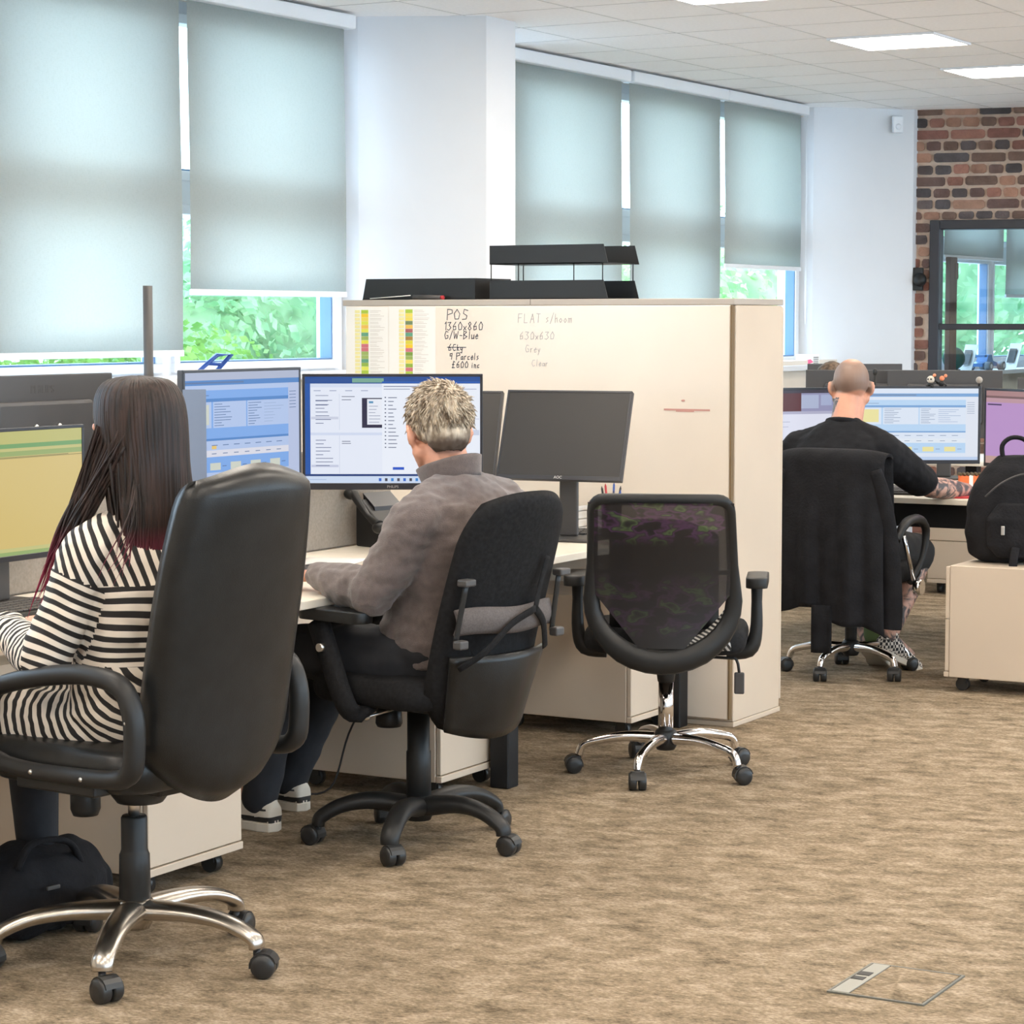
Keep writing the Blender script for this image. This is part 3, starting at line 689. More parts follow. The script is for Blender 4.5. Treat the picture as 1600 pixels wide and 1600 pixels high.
# handwriting: strokes on a 1x1 cell per character
ST = {
 'P': [[(0, 0), (0, 1), (.6, .95), (.65, .65), (.1, .5)]], 'O': [[(.35, 1), (0, .6), (.15, .05), (.6, .1), (.75, .6), (.35, 1)]], 'S': [[(.7, .9), (.2, 1), (.1, .65), (.6, .4), (.5, .05), (0, .05)]],
 '1': [[(.3, 0), (.3, 1), (.1, .8)]], '3': [[(.05, .95), (.6, .95), (.3, .6), (.65, .3), (.3, 0), (0, .1)]], '6': [[(.5, 1), (.1, .5), (.15, .05), (.55, .1), (.5, .5), (.1, .4)]],
 '0': [[(.35, 1), (.05, .6), (.15, .05), (.55, .1), (.65, .6), (.35, 1)]], 'x': [[(0, .5), (.45, 0)], [(.45, .5), (0, 0)]], '8': [[(.35, .5), (.1, .8), (.35, 1), (.55, .8), (.1, .25), (.35, 0), (.6, .25), (.35, .5)]],
 'G': [[(.6, .9), (.2, 1), (0, .5), (.2, 0), (.6, .1), (.6, .45), (.35, .45)]], '/': [[(0, -.1), (.45, 1.1)]], 'W': [[(0, 1), (.2, 0), (.4, .7), (.6, 0), (.8, 1)]], '-': [[(0, .45), (.4, .45)]],
 'B': [[(0, 0), (0, 1), (.5, .9), (.05, .5), (.6, .3), (0, 0)]], 'l': [[(.1, 0), (.1, 1)]], 'u': [[(0, .55), (.05, .05), (.4, .1), (.42, .55), (.45, 0)]], 'e': [[(.05, .3), (.45, .35), (.3, .6), (.03, .3), (.15, 0), (.45, .1)]],
 'C': [[(.6, .9), (.2, .9), (0, .4), (.3, 0), (.65, .1)]], 'k': [[(.05, 0), (.05, .9)], [(.4, .55), (.05, .3), (.42, 0)]], 'g': [[(.4, .5), (.05, .45), (.1, .1), (.4, .2), (.4, .5), (.35, -.35), (.05, -.25)]],
 '9': [[(.5, .9), (.1, .85), (.1, .5), (.5, .55), (.5, .95), (.45, 0)]], 'a': [[(.4, .5), (.05, .4), (.05, .05), (.38, .1), (.4, .5), (.45, 0)]], 'r': [[(.05, .55), (.05, 0), (.05, .4), (.35, .55)]],
 'c': [[(.4, .5), (.05, .4), (.08, .05), (.4, .05)]], 's': [[(.35, .55), (.08, .45), (.35, .2), (.05, 0)]], '£': [[(.55, .85), (.3, 1), (.2, .6), (.2, .1), (0, 0), (.6, 0)], [(0, .5), (.45, .5)]],
 'i': [[(.1, 0), (.1, .5)], [(.1, .72), (.11, .75)]], 'n': [[(.05, 0), (.05, .55), (.2, .5), (.35, .45), (.38, 0)]], 'F': [[(0, 0), (0, 1), (.55, 1)], [(0, .55), (.45, .55)]], 'L': [[(0, 1), (0, 0), (.5, 0)]],
 'A': [[(0, 0), (.3, 1), (.6, 0)], [(.1, .4), (.5, .4)]], 'T': [[(0, 1), (.6, 1)], [(.3, 1), (.3, 0)]], 'h': [[(.05, 1), (.05, 0)], [(.05, .4), (.3, .55), (.4, 0)]], 'o': [[(.2, .5), (0, .25), (.2, 0), (.4, .25), (.2, .5)]],
 'm': [[(0, 0), (0, .5), (.2, .45), (.2, 0)], [(.2, .4), (.42, .5), (.45, 0)]], 'y': [[(.02, .5), (.2, .1)], [(.42, .5), (.1, -.4)]]}
def write(bm, txt, x, z, h, w=.6, slant=.08, r=.0016, seed=0, y=-.0072):
    rs = random.Random(seed); cx = x
    for ch in txt:
        if ch == ' ': cx += h * .45; continue
        for st in ST[ch]:
            pts = [(cx + (px + slant * py) * h * .85, y, z + (py + rs.uniform(-.03, .03)) * h) for px, py in st]
            q = .9 * r
            for a, c in zip(pts, pts[1:]):
                A, C_ = V(*a), V(*c); d = (C_ - A)
                if d.length < 1e-4: continue
                d.normalize(); n_ = V(-d.z, 0, d.x) * q; e = d * q * .7
                vs = [bm.verts.new(p) for p in (A - n_ - e, C_ - n_ + e, C_ + n_ + e, A + n_ - e)]; bm.faces.new(vs)
        cx += h * (.95 if ch in 'WmO' else .42 if ch in 'il1' else .78 if ch.isupper() or ch.isdigit() or ch == '£' else .58)
# board local x = world x + 4.56 ; local z = world z - .03
b = BM()
write(b, 'POS', -.372, 1.491, .040, seed=1); write(b, '1360x860', -.386, 1.450, .032, seed=2); write(b, 'G/W-Blue', -.384, 1.416, .030, seed=3)
write(b, '6Ckg', -.368, 1.370, .026, seed=4); write(b, '9 Parcels', -.362, 1.335, .026, seed=5); write(b, '£600 inc', -.350, 1.303, .025, seed=6)
for a, c in (((-.372, 1.383), (-.285, 1.387)),):
    box(b, (a[0], -.0074, a[1] - .0015), (c[0], -.0072, c[1] - .0025))
mk('writing', b, ink_m, t, recalc=False)
b = BM()
write(b, 'FLAT s/hoom', -.052, 1.480, .034, r=.0010, seed=7); write(b, '630x630', -.046, 1.415, .030, r=.0010, seed=8); write(b, 'Grey', -.020, 1.366, .028, r=.0009, seed=9); write(b, 'Clear', .008, 1.312, .026, r=.0009, seed=10)
tag(mk('writing', b, ink_faint, t, recalc=False), 'faint half-wiped grey writing')
b = BM(); box(b, (.575, -.0072, 1.152), (.765, -.0068, 1.159)); box(b, (.625, -.0073, 1.148), (.70, -.0069, 1.152)); ball(b, (.655, -.007, 1.19), .006, 8, 5, s=(1.3, .2, .7)); mk('red_smudge', b, red_smear, t)
# two printed colour charts
rs = random.Random(3)
def chart(x0, x1, z0, z1, label):
    t2 = thing('printed_chart', label, 'chart', ((x0 + x1) / 2, 8.2325, (z0 + z1) / 2)); w = (x1 - x0) / 2; h = (z1 - z0) / 2
    b = BM(); box(b, (-w, 0, -h), (w, .0008, h)); mk('sheet', b, paper_m, t2)
    b = BM(); cols = []
    def r_(a, c, d, e, col, y=-.0006): b.faces.new([b.verts.new(p) for p in ((a, y, c), (d, y, c), (d, y, e), (a, y, e))]); cols.append(lin(col))
    n = 19; pal = [(165, 190, 60), (200, 110, 120), (200, 110, 120), (160, 90, 90), (225, 180, 80), (110, 130, 90), (140, 170, 60), (90, 160, 80), (215, 205, 60), (160, 120, 60), (225, 205, 90), (230, 190, 40), (150, 170, 90), (120, 150, 60), (90, 150, 120), (215, 215, 80)]
    xm = -w * .28
    for k in range(n):
        zt = h - .012 - k * (2 * h - .02) / n; zb = zt - (2 * h - .02) / n * .95
        r_(xm, zb, xm + .034, zt, pal[rs.randrange(len(pal))] if k % 2 else pal[(k * 5) % len(pal)])
        for q in range(2):
            zz = zb + (zt - zb) * (.3 + .4 * q); r_(xm + .042, zz, xm + .042 + rs.uniform(.03, .07), zz + .0014, (190, 180, 172))
            r_(xm - .030, zz - .002, xm - .006, zz + .0032, (232, 222, 150))
    o = mk('colour_column', b, print_m, t2, recalc=False); set_face_colours(o, cols)
chart(-5.405, -5.205, 1.265, 1.572, 'printed sheet with a column of coloured cells, the left of two on the whiteboard')
chart(-5.203, -4.985, 1.262, 1.574, 'printed sheet with a column of coloured cells, beside the POS note')

# letter trays on the cabinets
def tray(label, x0, x1, y0, y1, z, h=.072, flare=.018, cut=False):
    t = thing('letter_tray', label, 'letter tray', ((x0 + x1) / 2, (y0 + y1) / 2, z)); w = (x1 - x0) / 2; d = (y1 - y0) / 2; s = .003
    b = BM(); box(b, (-w, -d, 0), (w, d, .004)); mk('base', b, black_plastic, t)
    b = BM()
    for sg in (-1, 1):
        ys = sorted((sg * d, sg * (d - s)))
        prism(b, [(-w, .0), (w + (flare if not cut else 0), .0), (w - .002 if not cut else w, h), (-w + (0 if not cut else flare), h)], ys[0], ys[1], plane='xz')
    box(b, (-w, -d + s, .0), (-w + s, d - s, h)) if not cut else box(b, (w - s, -d + s, 0), (w, d - s, h))
    mk('wall', b, black_plastic, t); return t
tray('single black letter tray, left on top of the cabinets with a pen showing', -5.39, -4.862, 8.33, 8.62, 1.6, h=.085, cut=True)
lt = tray('lower black letter tray of the stacked pair on the cabinets', -4.795, -4.29, 8.33, 8.60, 1.6, h=.074)
ut = tray('upper black letter tray raised on wire posts above its twin', -4.795, -4.29, 8.33, 8.60, 1.737, h=.074)
for x_, y_ in ((-.248, -.13), (-.125, -.13), (.12, -.13), (.245, -.13), (-.248, .13), (.245, .13)):
    b = BM(); cyl(b, (x_, y_, -.068), (x_, y_, .004), .0022, n=8); mk('wire_post', b, black_metal, ut)
t = thing('marker_pen', 'dark marker pen with a pale cap lying against the front of the single letter tray', 'pen', (-5.10, 8.30, 1.611), 0)
b = BM(); cyl(b, (-.03, 0, 0), (.10, 0, -.002), .0095, n=12); mk('barrel', b, grey_plastic, t); b = BM(); cyl(b, (.10, 0, -.002), (.112, 0, -.002), .008, n=12); mk('cap', b, red_m, t)
t = tag(mk('paper_strip', (lambda b: (tube(b, [(-.1, 0, .004), (0, 0, .010), (.09, 0, .016)], .004, 6, flat=.5), b)[1])(BM()), paper_m, loc=(-5.24, 8.31, 1.602)), 'crumpled white paper strip left of the marker pen, at the front of the single tray', 'paper')

# ------------------------------------------------------------------ monitors
def monitor(label, cx, cy, zc, w, h, nrm, tilt=0, ui=None, lit=True, roll=0, z_desk=DZ, stand=True, back=None, logo=None, bez=.009, chin=.016, off=None, hinge=.12, desk_z=None):
    """screen faces local -Y; nrm = world direction of the screen; tilt leans its top back"""
    rz = math.atan2(nrm[0], -nrm[1])
    t = thing('monitor', label, 'monitor', (cx, cy, z_desk), rz)
    H = zc - z_desk
    R = Matrix.Translation(V(0, 0, H)) @ Matrix.Rotation(-tilt, 4, 'X') @ Matrix.Rotation(roll, 4, 'Y')
    b = BM(); rbox(b, (-w / 2, .0, -h / 2), (w / 2, .022, h / 2), .003, 2, 0, R); rbox(b, (-w * .33, .020, -h * .30), (w * .33, .042, h * .30), .012, 2, 0, R); 
    rbox(b, (-w / 2, -.0025, h / 2 - bez), (w / 2, .004, h / 2), .001, 1, 1, R); rbox(b, (-w / 2, -.0025, -h / 2), (w / 2, .004, -h / 2 + chin), .001, 1, 1, R)
    rbox(b, (-w / 2, -.0025, -h / 2 + chin), (-w / 2 + bez, .004, h / 2 - bez), .001, 1, 1, R); rbox(b, (w / 2 - bez, -.0025, -h / 2 + chin), (w / 2, .004, h / 2 - bez), .001, 1, 1, R)
    mk('casing', b, [mon_back, bezel], t)
    b = BM(); X0, X1, Z0, Z1 = -w / 2 + bez, w / 2 - bez, -h / 2 + chin, h / 2 - bez
    if lit:
        cols = []
        for i, (a, c, d, e, col) in enumerate([(0, 0, 1, 1, ui[0])] + ui[1]):
            y = -.0004 - i * .0000045
            b.faces.new([b.verts.new(R @ V(X0 + (X1 - X0) * p, y, Z0 + (Z1 - Z0) * q)) for p, q in ((a, c), (d, c), (d, e), (a, e))]); cols.append(lin(col))
        o = mk('screen', b, screen_m, t, recalc=False); set_face_colours(o, cols)
    else:
        b.faces.new([b.verts.new(R @ V(p, -.0004, q)) for p, q in ((X0, Z0), (X1, Z0), (X1, Z1), (X0, Z1))]); mk('screen', b, off_screen, t, recalc=False)
    if stand:
        b = BM(); rbox(b, (-.035, .045, .012), (.035, .065, H), .006); rbox(b, (-.03, .03, H - .04), (.03, .06, H + .04), .006)
        mk('stand', b, grey_plastic, t)
        b = BM(); rbox(b, (-.12, -.07, 0), (.12, .12, .012), .005); mk('stand_base', b, grey_plastic, t)
    if logo:
        txt, size, where = logo
        cu = bpy.data.curves.new('logo', 'FONT'); cu.body = txt; cu.size = size; cu.align_x = 'CENTER'; cu.extrude = .0003
        tmp = bpy.data.objects.new('tmp', cu); COL.objects.link(tmp); dg = bpy.context.evaluated_depsgraph_get(); me = bpy.data.meshes.new_from_object(tmp.evaluated_get(dg)); bpy.data.objects.remove(tmp)
        if where == 'chin': MM = R @ Matrix.Translation(V(0, -.003, -h / 2 + chin * .28)) @ Matrix.Rotation(PI / 2, 4, 'X')
        else: MM = R @ Matrix.Translation(V(0, .0225, h * .36)) @ Matrix.Rotation(PI, 4, 'Z') @ Matrix.Rotation(PI / 2, 4, 'X')
        me.transform(MM); me.materials.clear(); me.materials.append(back or steel); o = bpy.data.objects.new('logo', me); COL.objects.link(o); o.parent = t
    return t, R
def lines(x0, x1, z0, n, dz, col, rs, th=.006, full=.4):
    return [(x0, z0 - i * dz, x0 + (x1 - x0) * rs.uniform(full, 1), z0 - i * dz + th, col) for i in range(n)]
rs = random.Random(11)
# ordering software in blue (used on two screens)
def ui_order(tone=1.0, bright=False):
    if bright: B = (186, 216, 246); L = (222, 232, 247); D = (120, 165, 215); Y = (238, 228, 160); T = (120, 140, 170)
    else: B = (112, 160, 226); L = (170, 190, 228); D = (52, 118, 190); Y = (200, 204, 190); T = (70, 100, 150)
    u = [(0, .93, 1, 1, L if bright else (168, 176, 200)), (0, .885, 1, .93, D), (0, .90, .5, .915, T), (.0, .84, 1, .885, L), (0, .765, .9, .84, B), (.02, .79, .2, .797, T), (0, .735, .9, .765, D),
         (0, .50, .9, .735, L), (.02, .53, .20, .71, Y), (.22, .50, .235, .735, B), (.52, .50, .53, .735, B),
         (.0, .40, .9, .50, B), (0, .385, .9, .405, D), (0, .30, .9, .385, L), (0, .24, .9, .30, (214, 214, 225) if not bright else (228, 236, 246)), (0, .10, .9, .24, B), (0, .045, 1, .10, L), (0, 0, 1, .045, (190, 210, 240)),
         (.9, .045, 1, .885, (176, 188, 220) if not bright else (226, 232, 244))]
    u += lines(.245, .40, .71, 9, .024, T, rs) + lines(.54, .66, .71, 9, .024, T, rs) + lines(.68, .86, .70, 7, .028, (150, 170, 205), rs)
    u += [(.25 + .01 * k, .52, .25 + .01 * k + .005, .522, T) for k in range(3)]
    for k in range(9): u.append((.03 + k * .095, .34, .03 + k * .095 + .05, .347, T)); u.append((.03 + k * .095, .265, .03 + k * .095 + .04, .272, T)); 
    u.append((.22, .31, .26, .34, (226, 190, 90)))
    for k in range(5): u.append((.03 + k * .175, .12, .12 + k * .175, .185, Y)); u.append((.135 + k * .175, .15, .17 + k * .175, .157, T))
    for k in range(6): u.append((.91, .80 - k * .03, .97, .806 - k * .03, T))
    return ((B), u)
# yellow-olive sheet
Yb = (214, 190, 118)
ui_yel = (Yb, [(0, .90, 1, 1, (190, 186, 110)), (0, .865, 1, .90, (112, 160, 96)), (0, .84, 1, .865, (196, 190, 120)), (0, .80, 1, .84, (150, 170, 100)), (0, .79, .9, .795, (120, 120, 70)), (0, 0, 1, .03, (150, 175, 110)), (0, .03, 1, .06, (198, 196, 130))] + [(rs.uniform(0, .8), .782, 1, .788, (140, 130, 70)) for _ in range(1)])
# explorer windows and a list page on blue wallpaper
Wt = (232, 238, 252)
u = [(0, .935, 1, 1, (16, 74, 150)), (.27, .945, .45, .985, (120, 170, 150)), (.44, .94, 1, .955, (24, 90, 180)), (0, .0, 1, .065, (206, 222, 246)), (0, .065, 1, .085, (18, 56, 120)), (.0, .085, .03, .935, (20, 84, 170)),
     (.03, .50, .44, .935, Wt), (.03, .90, .44, .935, (216, 226, 246)), (.03, .085, .44, .49, Wt), (.03, .45, .44, .475, (212, 222, 244)),
     (.195, .50, .197, .84, (200, 208, 228)), (.195, .09, .197, .45, (200, 208, 228)), (.035, .60, .19, .625, (206, 212, 230)), (.035, .15, .19, .172, (200, 206, 228)),
     (.325, .52, .44, .80, (30, 26, 62)), (.355, .55, .44, .79, (236, 240, 250)), (.365, .75, .39, .77, (90, 150, 190)),
     (.44, .085, .995, .935, (238, 243, 254)), (.50, .125, .565, .15, (26, 84, 200)), (.88, .60, .995, .604, (170, 178, 200)), (.88, .45, .995, .50, (205, 213, 232)), (.88, .69, .97, .70, (90, 98, 130))]
u += lines(.06, .16, .82, 3, .045, (120, 130, 160), rs) + lines(.06, .16, .77, 7, .035, (90, 100, 140), rs) + lines(.06, .16, .40, 8, .034, (90, 100, 140), rs)
u += lines(.475, .54, .80, 14, .036, (80, 88, 120), rs, .007) + [(.455, .80 - k * .036, .463, .81 - k * .036, (60, 66, 100)) for k in range(14)]
u += lines(.365, .43, .72, 6, .03, (130, 140, 165), rs, .005) + lines(.21, .30, .81, 2, .03, (90, 95, 120), rs) + lines(.21, .30, .39, 2, .02, (90, 95, 120), rs) + [(.05 + .09 * k, .865, .09 + .09 * k, .872, (150, 160, 190)) for k in range(4)]
u += [(.42 + .035 * k, .018, .435 + .035 * k, .046, ((40, 100, 200), (60, 60, 80), (40, 130, 210), (70, 70, 90))[k % 4]) for k in range(9)] + [(.02, .03, .12, .036, (170, 190, 225))]
u += [(.45, .88, .60, .886, (120, 130, 160)), (.75, .88, .98, .886, (150, 160, 190)), (.45, .905, .70, .912, (90, 100, 140))]
ui_man = (Wt, u)
monitor('monitor showing a plain yellow-olive sheet, in front of the woman at the left edge', -4.45, 5.115, 1.0425, .605, .365, (1, 0), 0, ui_yel)
tM2, RM2 = monitor('monitor with blue order-entry forms between the woman and the grey-haired man', -4.40, 6.125, 1.19, .600, .362, (1, -.02), 0, ui_order())
tM3, RM3 = monitor('wide monitor with file lists on a white page, in front of the grey-haired man', -4.303, 6.83, 1.150, .598, .384, (.49, -.87), 0, ui_man, chin=.022, logo=('PHILIPS', .012, 'chin'), stand=False)
b = BM(); tube(b, [(.10, .06, .40), (.17, .10, .38), (.20, .12, .20), (.20, .12, .0)], .016, 10, sub=3); rbox(b, (.14, .05, 0), (.26, .19, .015), .004); rbox(b, (.0, .035, .35), (.12, .075, .47), .006); mk('stand', b, grey_plastic, tM3)
monitor('dark switched-off monitor leaning back in front of the whiteboard, small badge on its rim', -4.085, 7.625, 1.112, .475, .335, (.13, -1), math.radians(21), lit=False, logo=('AOC', .014, 'chin'), bez=.008)
monitor('dark switched-off monitor half hidden behind the bright one, left of its leaning twin', -4.60, 7.60, 1.105, .475, .335, (.25, -1), math.radians(21), lit=False, bez=.008)
t5, R5 = monitor('large monitor seen from behind at the left edge, grey back with a maker badge', -4.80, 5.63, 1.165, .66, .385, (-1, .0), 0, ui_yel, logo=('PHILIPS', .034, 'back'), back=grey_plastic)
b = BM(); box(b, (-.24, .0215, .085), (.13, .0235, .091)); mk('vent_slot', b, black_plastic, t5)
for v in ():
    pass
t5b = [c for c in t5.children if c.name.startswith('vent')][0]; t5b.location = (0, 0, 1.165 - DZ)
for yy in (-.045, .06):
    b = BM(); ball(b, (yy, .048, 1.205 - DZ), .008, 10, 6); mk('screw', b, steel, t5)
# folded acrylic sheet leaning on the blue monitor's left edge
t = thing('acrylic_flap', 'narrow smoked acrylic sheet standing before the left edge of the blue monitor', 'acrylic sheet', (-4.34, 5.825, 0.98))
b = BM(); prism(b, [(-.040, -.035), (-.002, .028), (.0, .026), (-.038, -.037)], -.12, .335); mk('sheet', b, mat('smoked_grey_sheet', (.14, .17, .24), .3), t)
b = BM(); rbox(b, (-.02, -.02, -.245), (.012, .012, -.12), .002); mk('holder', b, black_plastic, t)
# pole behind the woman
t = thing('monitor_pole', 'tall plain black pole rising behind the head of the long-haired woman', 'pole', (-4.575, 5.88, DZ))
b = BM(); cyl(b, (0, 0, .02), (0, 0, .888), .0145, n=18); mk('tube', b, grey_plastic, t); b = BM(); rbox(b, (-.03, -.05, 0), (.06, .05, .02), .004); mk('clamp', b, black_metal, t)

# desk things near the man and on the empty desk
def keyboard(label, x, y, rz, z=DZ, w=.44, d=.15):
    t = thing('keyboard', label, 'keyboard', (x, y, z), rz)
    b = BM(); prism(b, [(-d / 2, 0), (d / 2, 0), (d / 2, .022), (-d / 2, .012)], -w / 2, w / 2, plane='yz'); mk('case', b, black_plastic, t, bevel=.003)
    b = BM(); nx = 18
    for j in range(5):
        for i in range(nx):
            x0 = -w / 2 + .012 + i * (w - .024) / nx; y0 = -d / 2 + .012 + j * (d - .02) / 5; zz = .013 + (y0 + d / 2) / d * .010
            rbox(b, (x0 + .001, y0 + .002, zz), (x0 + (w - .024) / nx - .002, y0 + (d - .02) / 5 - .002, zz + .005), .001, 1)
    mk('keys', b, grey_plastic, t); return t
keyboard('black keyboard under the forearm of the grey-haired man', -4.20, 6.14, PI / 2)
keyboard('black keyboard on the woman\'s desk under the yellow-olive monitor', -4.34, 4.95, PI / 2 + .05)
keyboard('black keyboard lying on the empty desk below the leaning dark monitor', -4.10, 7.80, .28)
t = thing('desk_phone', 'black desk phone with handset and coiled cord, under the bright monitor', 'telephone', (-4.50, 7.13, DZ), math.radians(75))
b = BM(); prism(b, [(-.09, .0), (.10, .0), (.10, .155), (.075, .165), (-.09, .03)], -.075, .095, plane='yz'); mk('body', b, black_plastic, t, bevel=.006)
b = BM(); tube(b, [(-.11, -.06, .085), (-.11, .0, .115), (-.11, .085, .20)], [.018, .011, .018], 10, sub=4); ball(b, (-.11, -.06, .075), .026, s=(1, 1, .8)); ball(b, (-.11, .085, .185), .026, s=(1, 1, .8)); mk('handset', b, black_plastic, t)
b = BM()
for i in range(3):
    for j in range(4): rbox(b, (-.02 + i * .028, -.055 + j * .026, .055 + j * .0195), (.0 + i * .028, -.037 + j * .026, .063 + j * .0195), .002, 1)
mk('key_pad', b, grey_plastic, t)
b = BM(); prism(b, [(.02, .10), (.085, .155), (.09, .185), (.03, .14)], -.05, .08, plane='yz'); mk('display', b, bezel, t)
def cable(label, pts, r, m, name='cable'):
    c = V(*pts[0]); b = BM(); tube(b, [tuple(V(*p) - c) for p in pts], r, 7, sub=6); return tag(mk(name, b, m, loc=c), label, 'cable')
cable('loop of dark blue cable standing against the grey divider under the monitors', [(-4.60, 6.38, .745), (-4.61, 6.40, .83), (-4.61, 6.46, .935), (-4.61, 6.53, .93), (-4.61, 6.575, .86), (-4.60, 6.60, .745)], .005, cable_blue)
cable('thin grey cable slanting across the grey divider', [(-4.62, 6.22, .81), (-4.62, 6.5, .86), (-4.62, 6.80, .93)], .0025, mat('cable_grey', (.25, .24, .25), .5))
cable('black cable dropping from the bright monitor to the phone', [(-4.26, 6.90, .975), (-4.27, 6.91, .90), (-4.30, 6.95, .84), (-4.33, 7.0, .80)], .004, cable_m)
cable('black cable hanging in a loop under the empty desk', [(-3.95, 7.0, .705), (-3.94, 7.02, .62), (-3.95, 7.05, .615), (-3.96, 7.08, .63), (-3.97, 7.10, .705)], .005, cable_m)
cable('thin black cable trailing down the cream pedestal behind the man\'s knee', [(-4.02, 6.40, .705), (-4.10, 6.40, .40), (-4.24, 6.46, .2), (-4.30, 6.44, .02), (-4.4, 6.36, .006)], .0035, cable_m)
# papers
for k, (x, y, a, w, h, lb) in enumerate(((-4.38, 6.55, .3, .21, .297, 'loose white sheet on the man\'s desk behind his keyboard'), (-4.05, 6.98, .12, .21, .297, 'white sheet at the near corner of the empty desk'))):
    b = BM(); M = Matrix.Rotation(a, 4, 'Z'); grid(b, lambda u_, v_: tuple(M @ V(-w / 2 + w * u_, -h / 2 + h * v_, .001 + .0008 * math.sin(u_ * 6 + v_ * 4))), 6, 6, thick=.0006); tag(mk('paper_sheet', b, paper_m, loc=(x, y, DZ + .0012)), lb, 'paper')
for k in range(3):
    b = BM(); rbox(b, (-.105, -.15, 0), (.105, .15, .0025), .0008, 1); tag(mk('paper_wad', b, paper_m, loc=(-4.33 + .004 * k, 8.0 - .006 * k, DZ + .03 * k + .02)), ('lowest', 'middle', 'topmost')[k] + ' of three paper wads in the white tray behind the keyboard on the empty desk', 'paper')
t = thing('paper_tray', 'small white tray of papers behind the keyboard on the empty desk', 'tray', (-4.33, 8.0, DZ))
b = BM()
for k in range(3): rbox(b, (-.12, -.165, .014 + .03 * k), (.12, .165, .0185 + .03 * k), .001, 1)
for sx in (-.12, .117): box(b, (sx, -.165, 0), (sx + .003, .165, .095))
mk('shelves', b, paper_m, t)
t = thing('pen_pot', 'black mesh pot full of pens beside the paper tray', 'pen pot', (-4.10, 8.03, DZ))
b = BM(); lathe(b, [(.0, 0), (.036, 0), (.038, .10), (.036, .10), (.034, .004), (0, .004)]); mk('pot', b, black_plastic, t)
for k, (pen_m, lb) in enumerate(((blue_m, 'blue pen'), (cable_m, 'black pen'), (blue_m, 'blue pen'), (steel, 'steel pen'), (cable_m, 'black pen'), (red_m, 'red pen'), (cable_blue, 'navy pen'))):
    a = k * .9; b = BM(); cyl(b, (.012 * math.cos(a), .012 * math.sin(a), .006), (.036 * math.cos(a), .036 * math.sin(a), .15 + .012 * (k % 3)), .0042, n=8); cyl(b, (.036 * math.cos(a), .036 * math.sin(a), .15 + .012 * (k % 3)), (.037 * math.cos(a), .037 * math.sin(a), .158 + .012 * (k % 3)), .003, .001, n=8)
    o = mk('pen', b, pen_m); o.location = (-4.10, 8.03, DZ); tag(o, lb + ' standing in the black pot, ' + ('leaning right', 'leaning back', 'leaning back to the left', 'leaning left', 'leaning left to the front', 'leaning to the front', 'leaning right to the front')[k], 'pen', 'pens in the pot')
t = thing('computer_tower', 'black computer tower with a small blue sticker, under the man\'s desk', 'computer', (-4.44, 6.02, .16))
b = BM(); rbox(b, (-.17, -.09, 0), (.17, .09, .36), .006); mk('case', b, black_plastic, t)
b = BM(); box(b, (.1702, -.035, .035), (.171, -.010, .065)); mk('sticker', b, mat('blue_sticker', (.05, .2, .6), .4), t)
b = BM(); box(b, (.1702, .068, .03), (.171, .082, .08)); mk('side_label', b, mat('pale_label', (.5, .35, .28), .5), t)
b = BM(); box(b, (-.17, -.1, -.012), (.17, .1, 0)); 
for yy in (-.1, .092): box(b, (-.05, yy, -.012), (.05, yy + .008, .55))
mk('holder', b, black_metal, t)
# ================================================================== CHAIRS (local +Y is the front, origin on the floor)
def castor(p, ang, parent, m=rubber, r=.027, w=.052, stem=.06):
    b = BM(); M = Matrix.Translation(V(*p)) @ Matrix.Rotation(ang, 4, 'Z')
    for s in (-1, 1):
        rs_ = []
        prof = [(0, 0), (r * .5, 0), (r * .96, .002), (r, .006), (r, w / 2 - .006), (r * .9, w / 2 - .001), (r * .35, w / 2), (0, w / 2)]
        for q, h in prof: rs_.append([b.verts.new(M @ V(s * (h + .002), -.018 + math.cos(2 * PI * i / 20) * max(q, 1e-4), r + math.sin(2 * PI * i / 20) * max(q, 1e-4))) for i in range(20)])
        skin_rings(b, rs_, cap=False)
    # hood over the wheels
    hp = []
    for k in range(9):
        a = math.radians(-10 + 175 * k / 8); hp.append((-.018 + math.cos(a) * (r + .004), r + math.sin(a) * (r + .004)))
    hp2 = [(-.018 + math.cos(math.radians(-10 + 175 * k / 8)) * (r - .004), r + math.sin(math.radians(-10 + 175 * k / 8)) * (r - .004)) for k in range(8, -1, -1)]
    prism(b, hp + hp2, -w / 2 * .8, w / 2 * .8, plane='yz', M=M)
    cyl(b, M @ V(0, 0, r + .01), M @ V(0, 0, stem), .009, n=12)
    return mk('castor', b, m, parent)
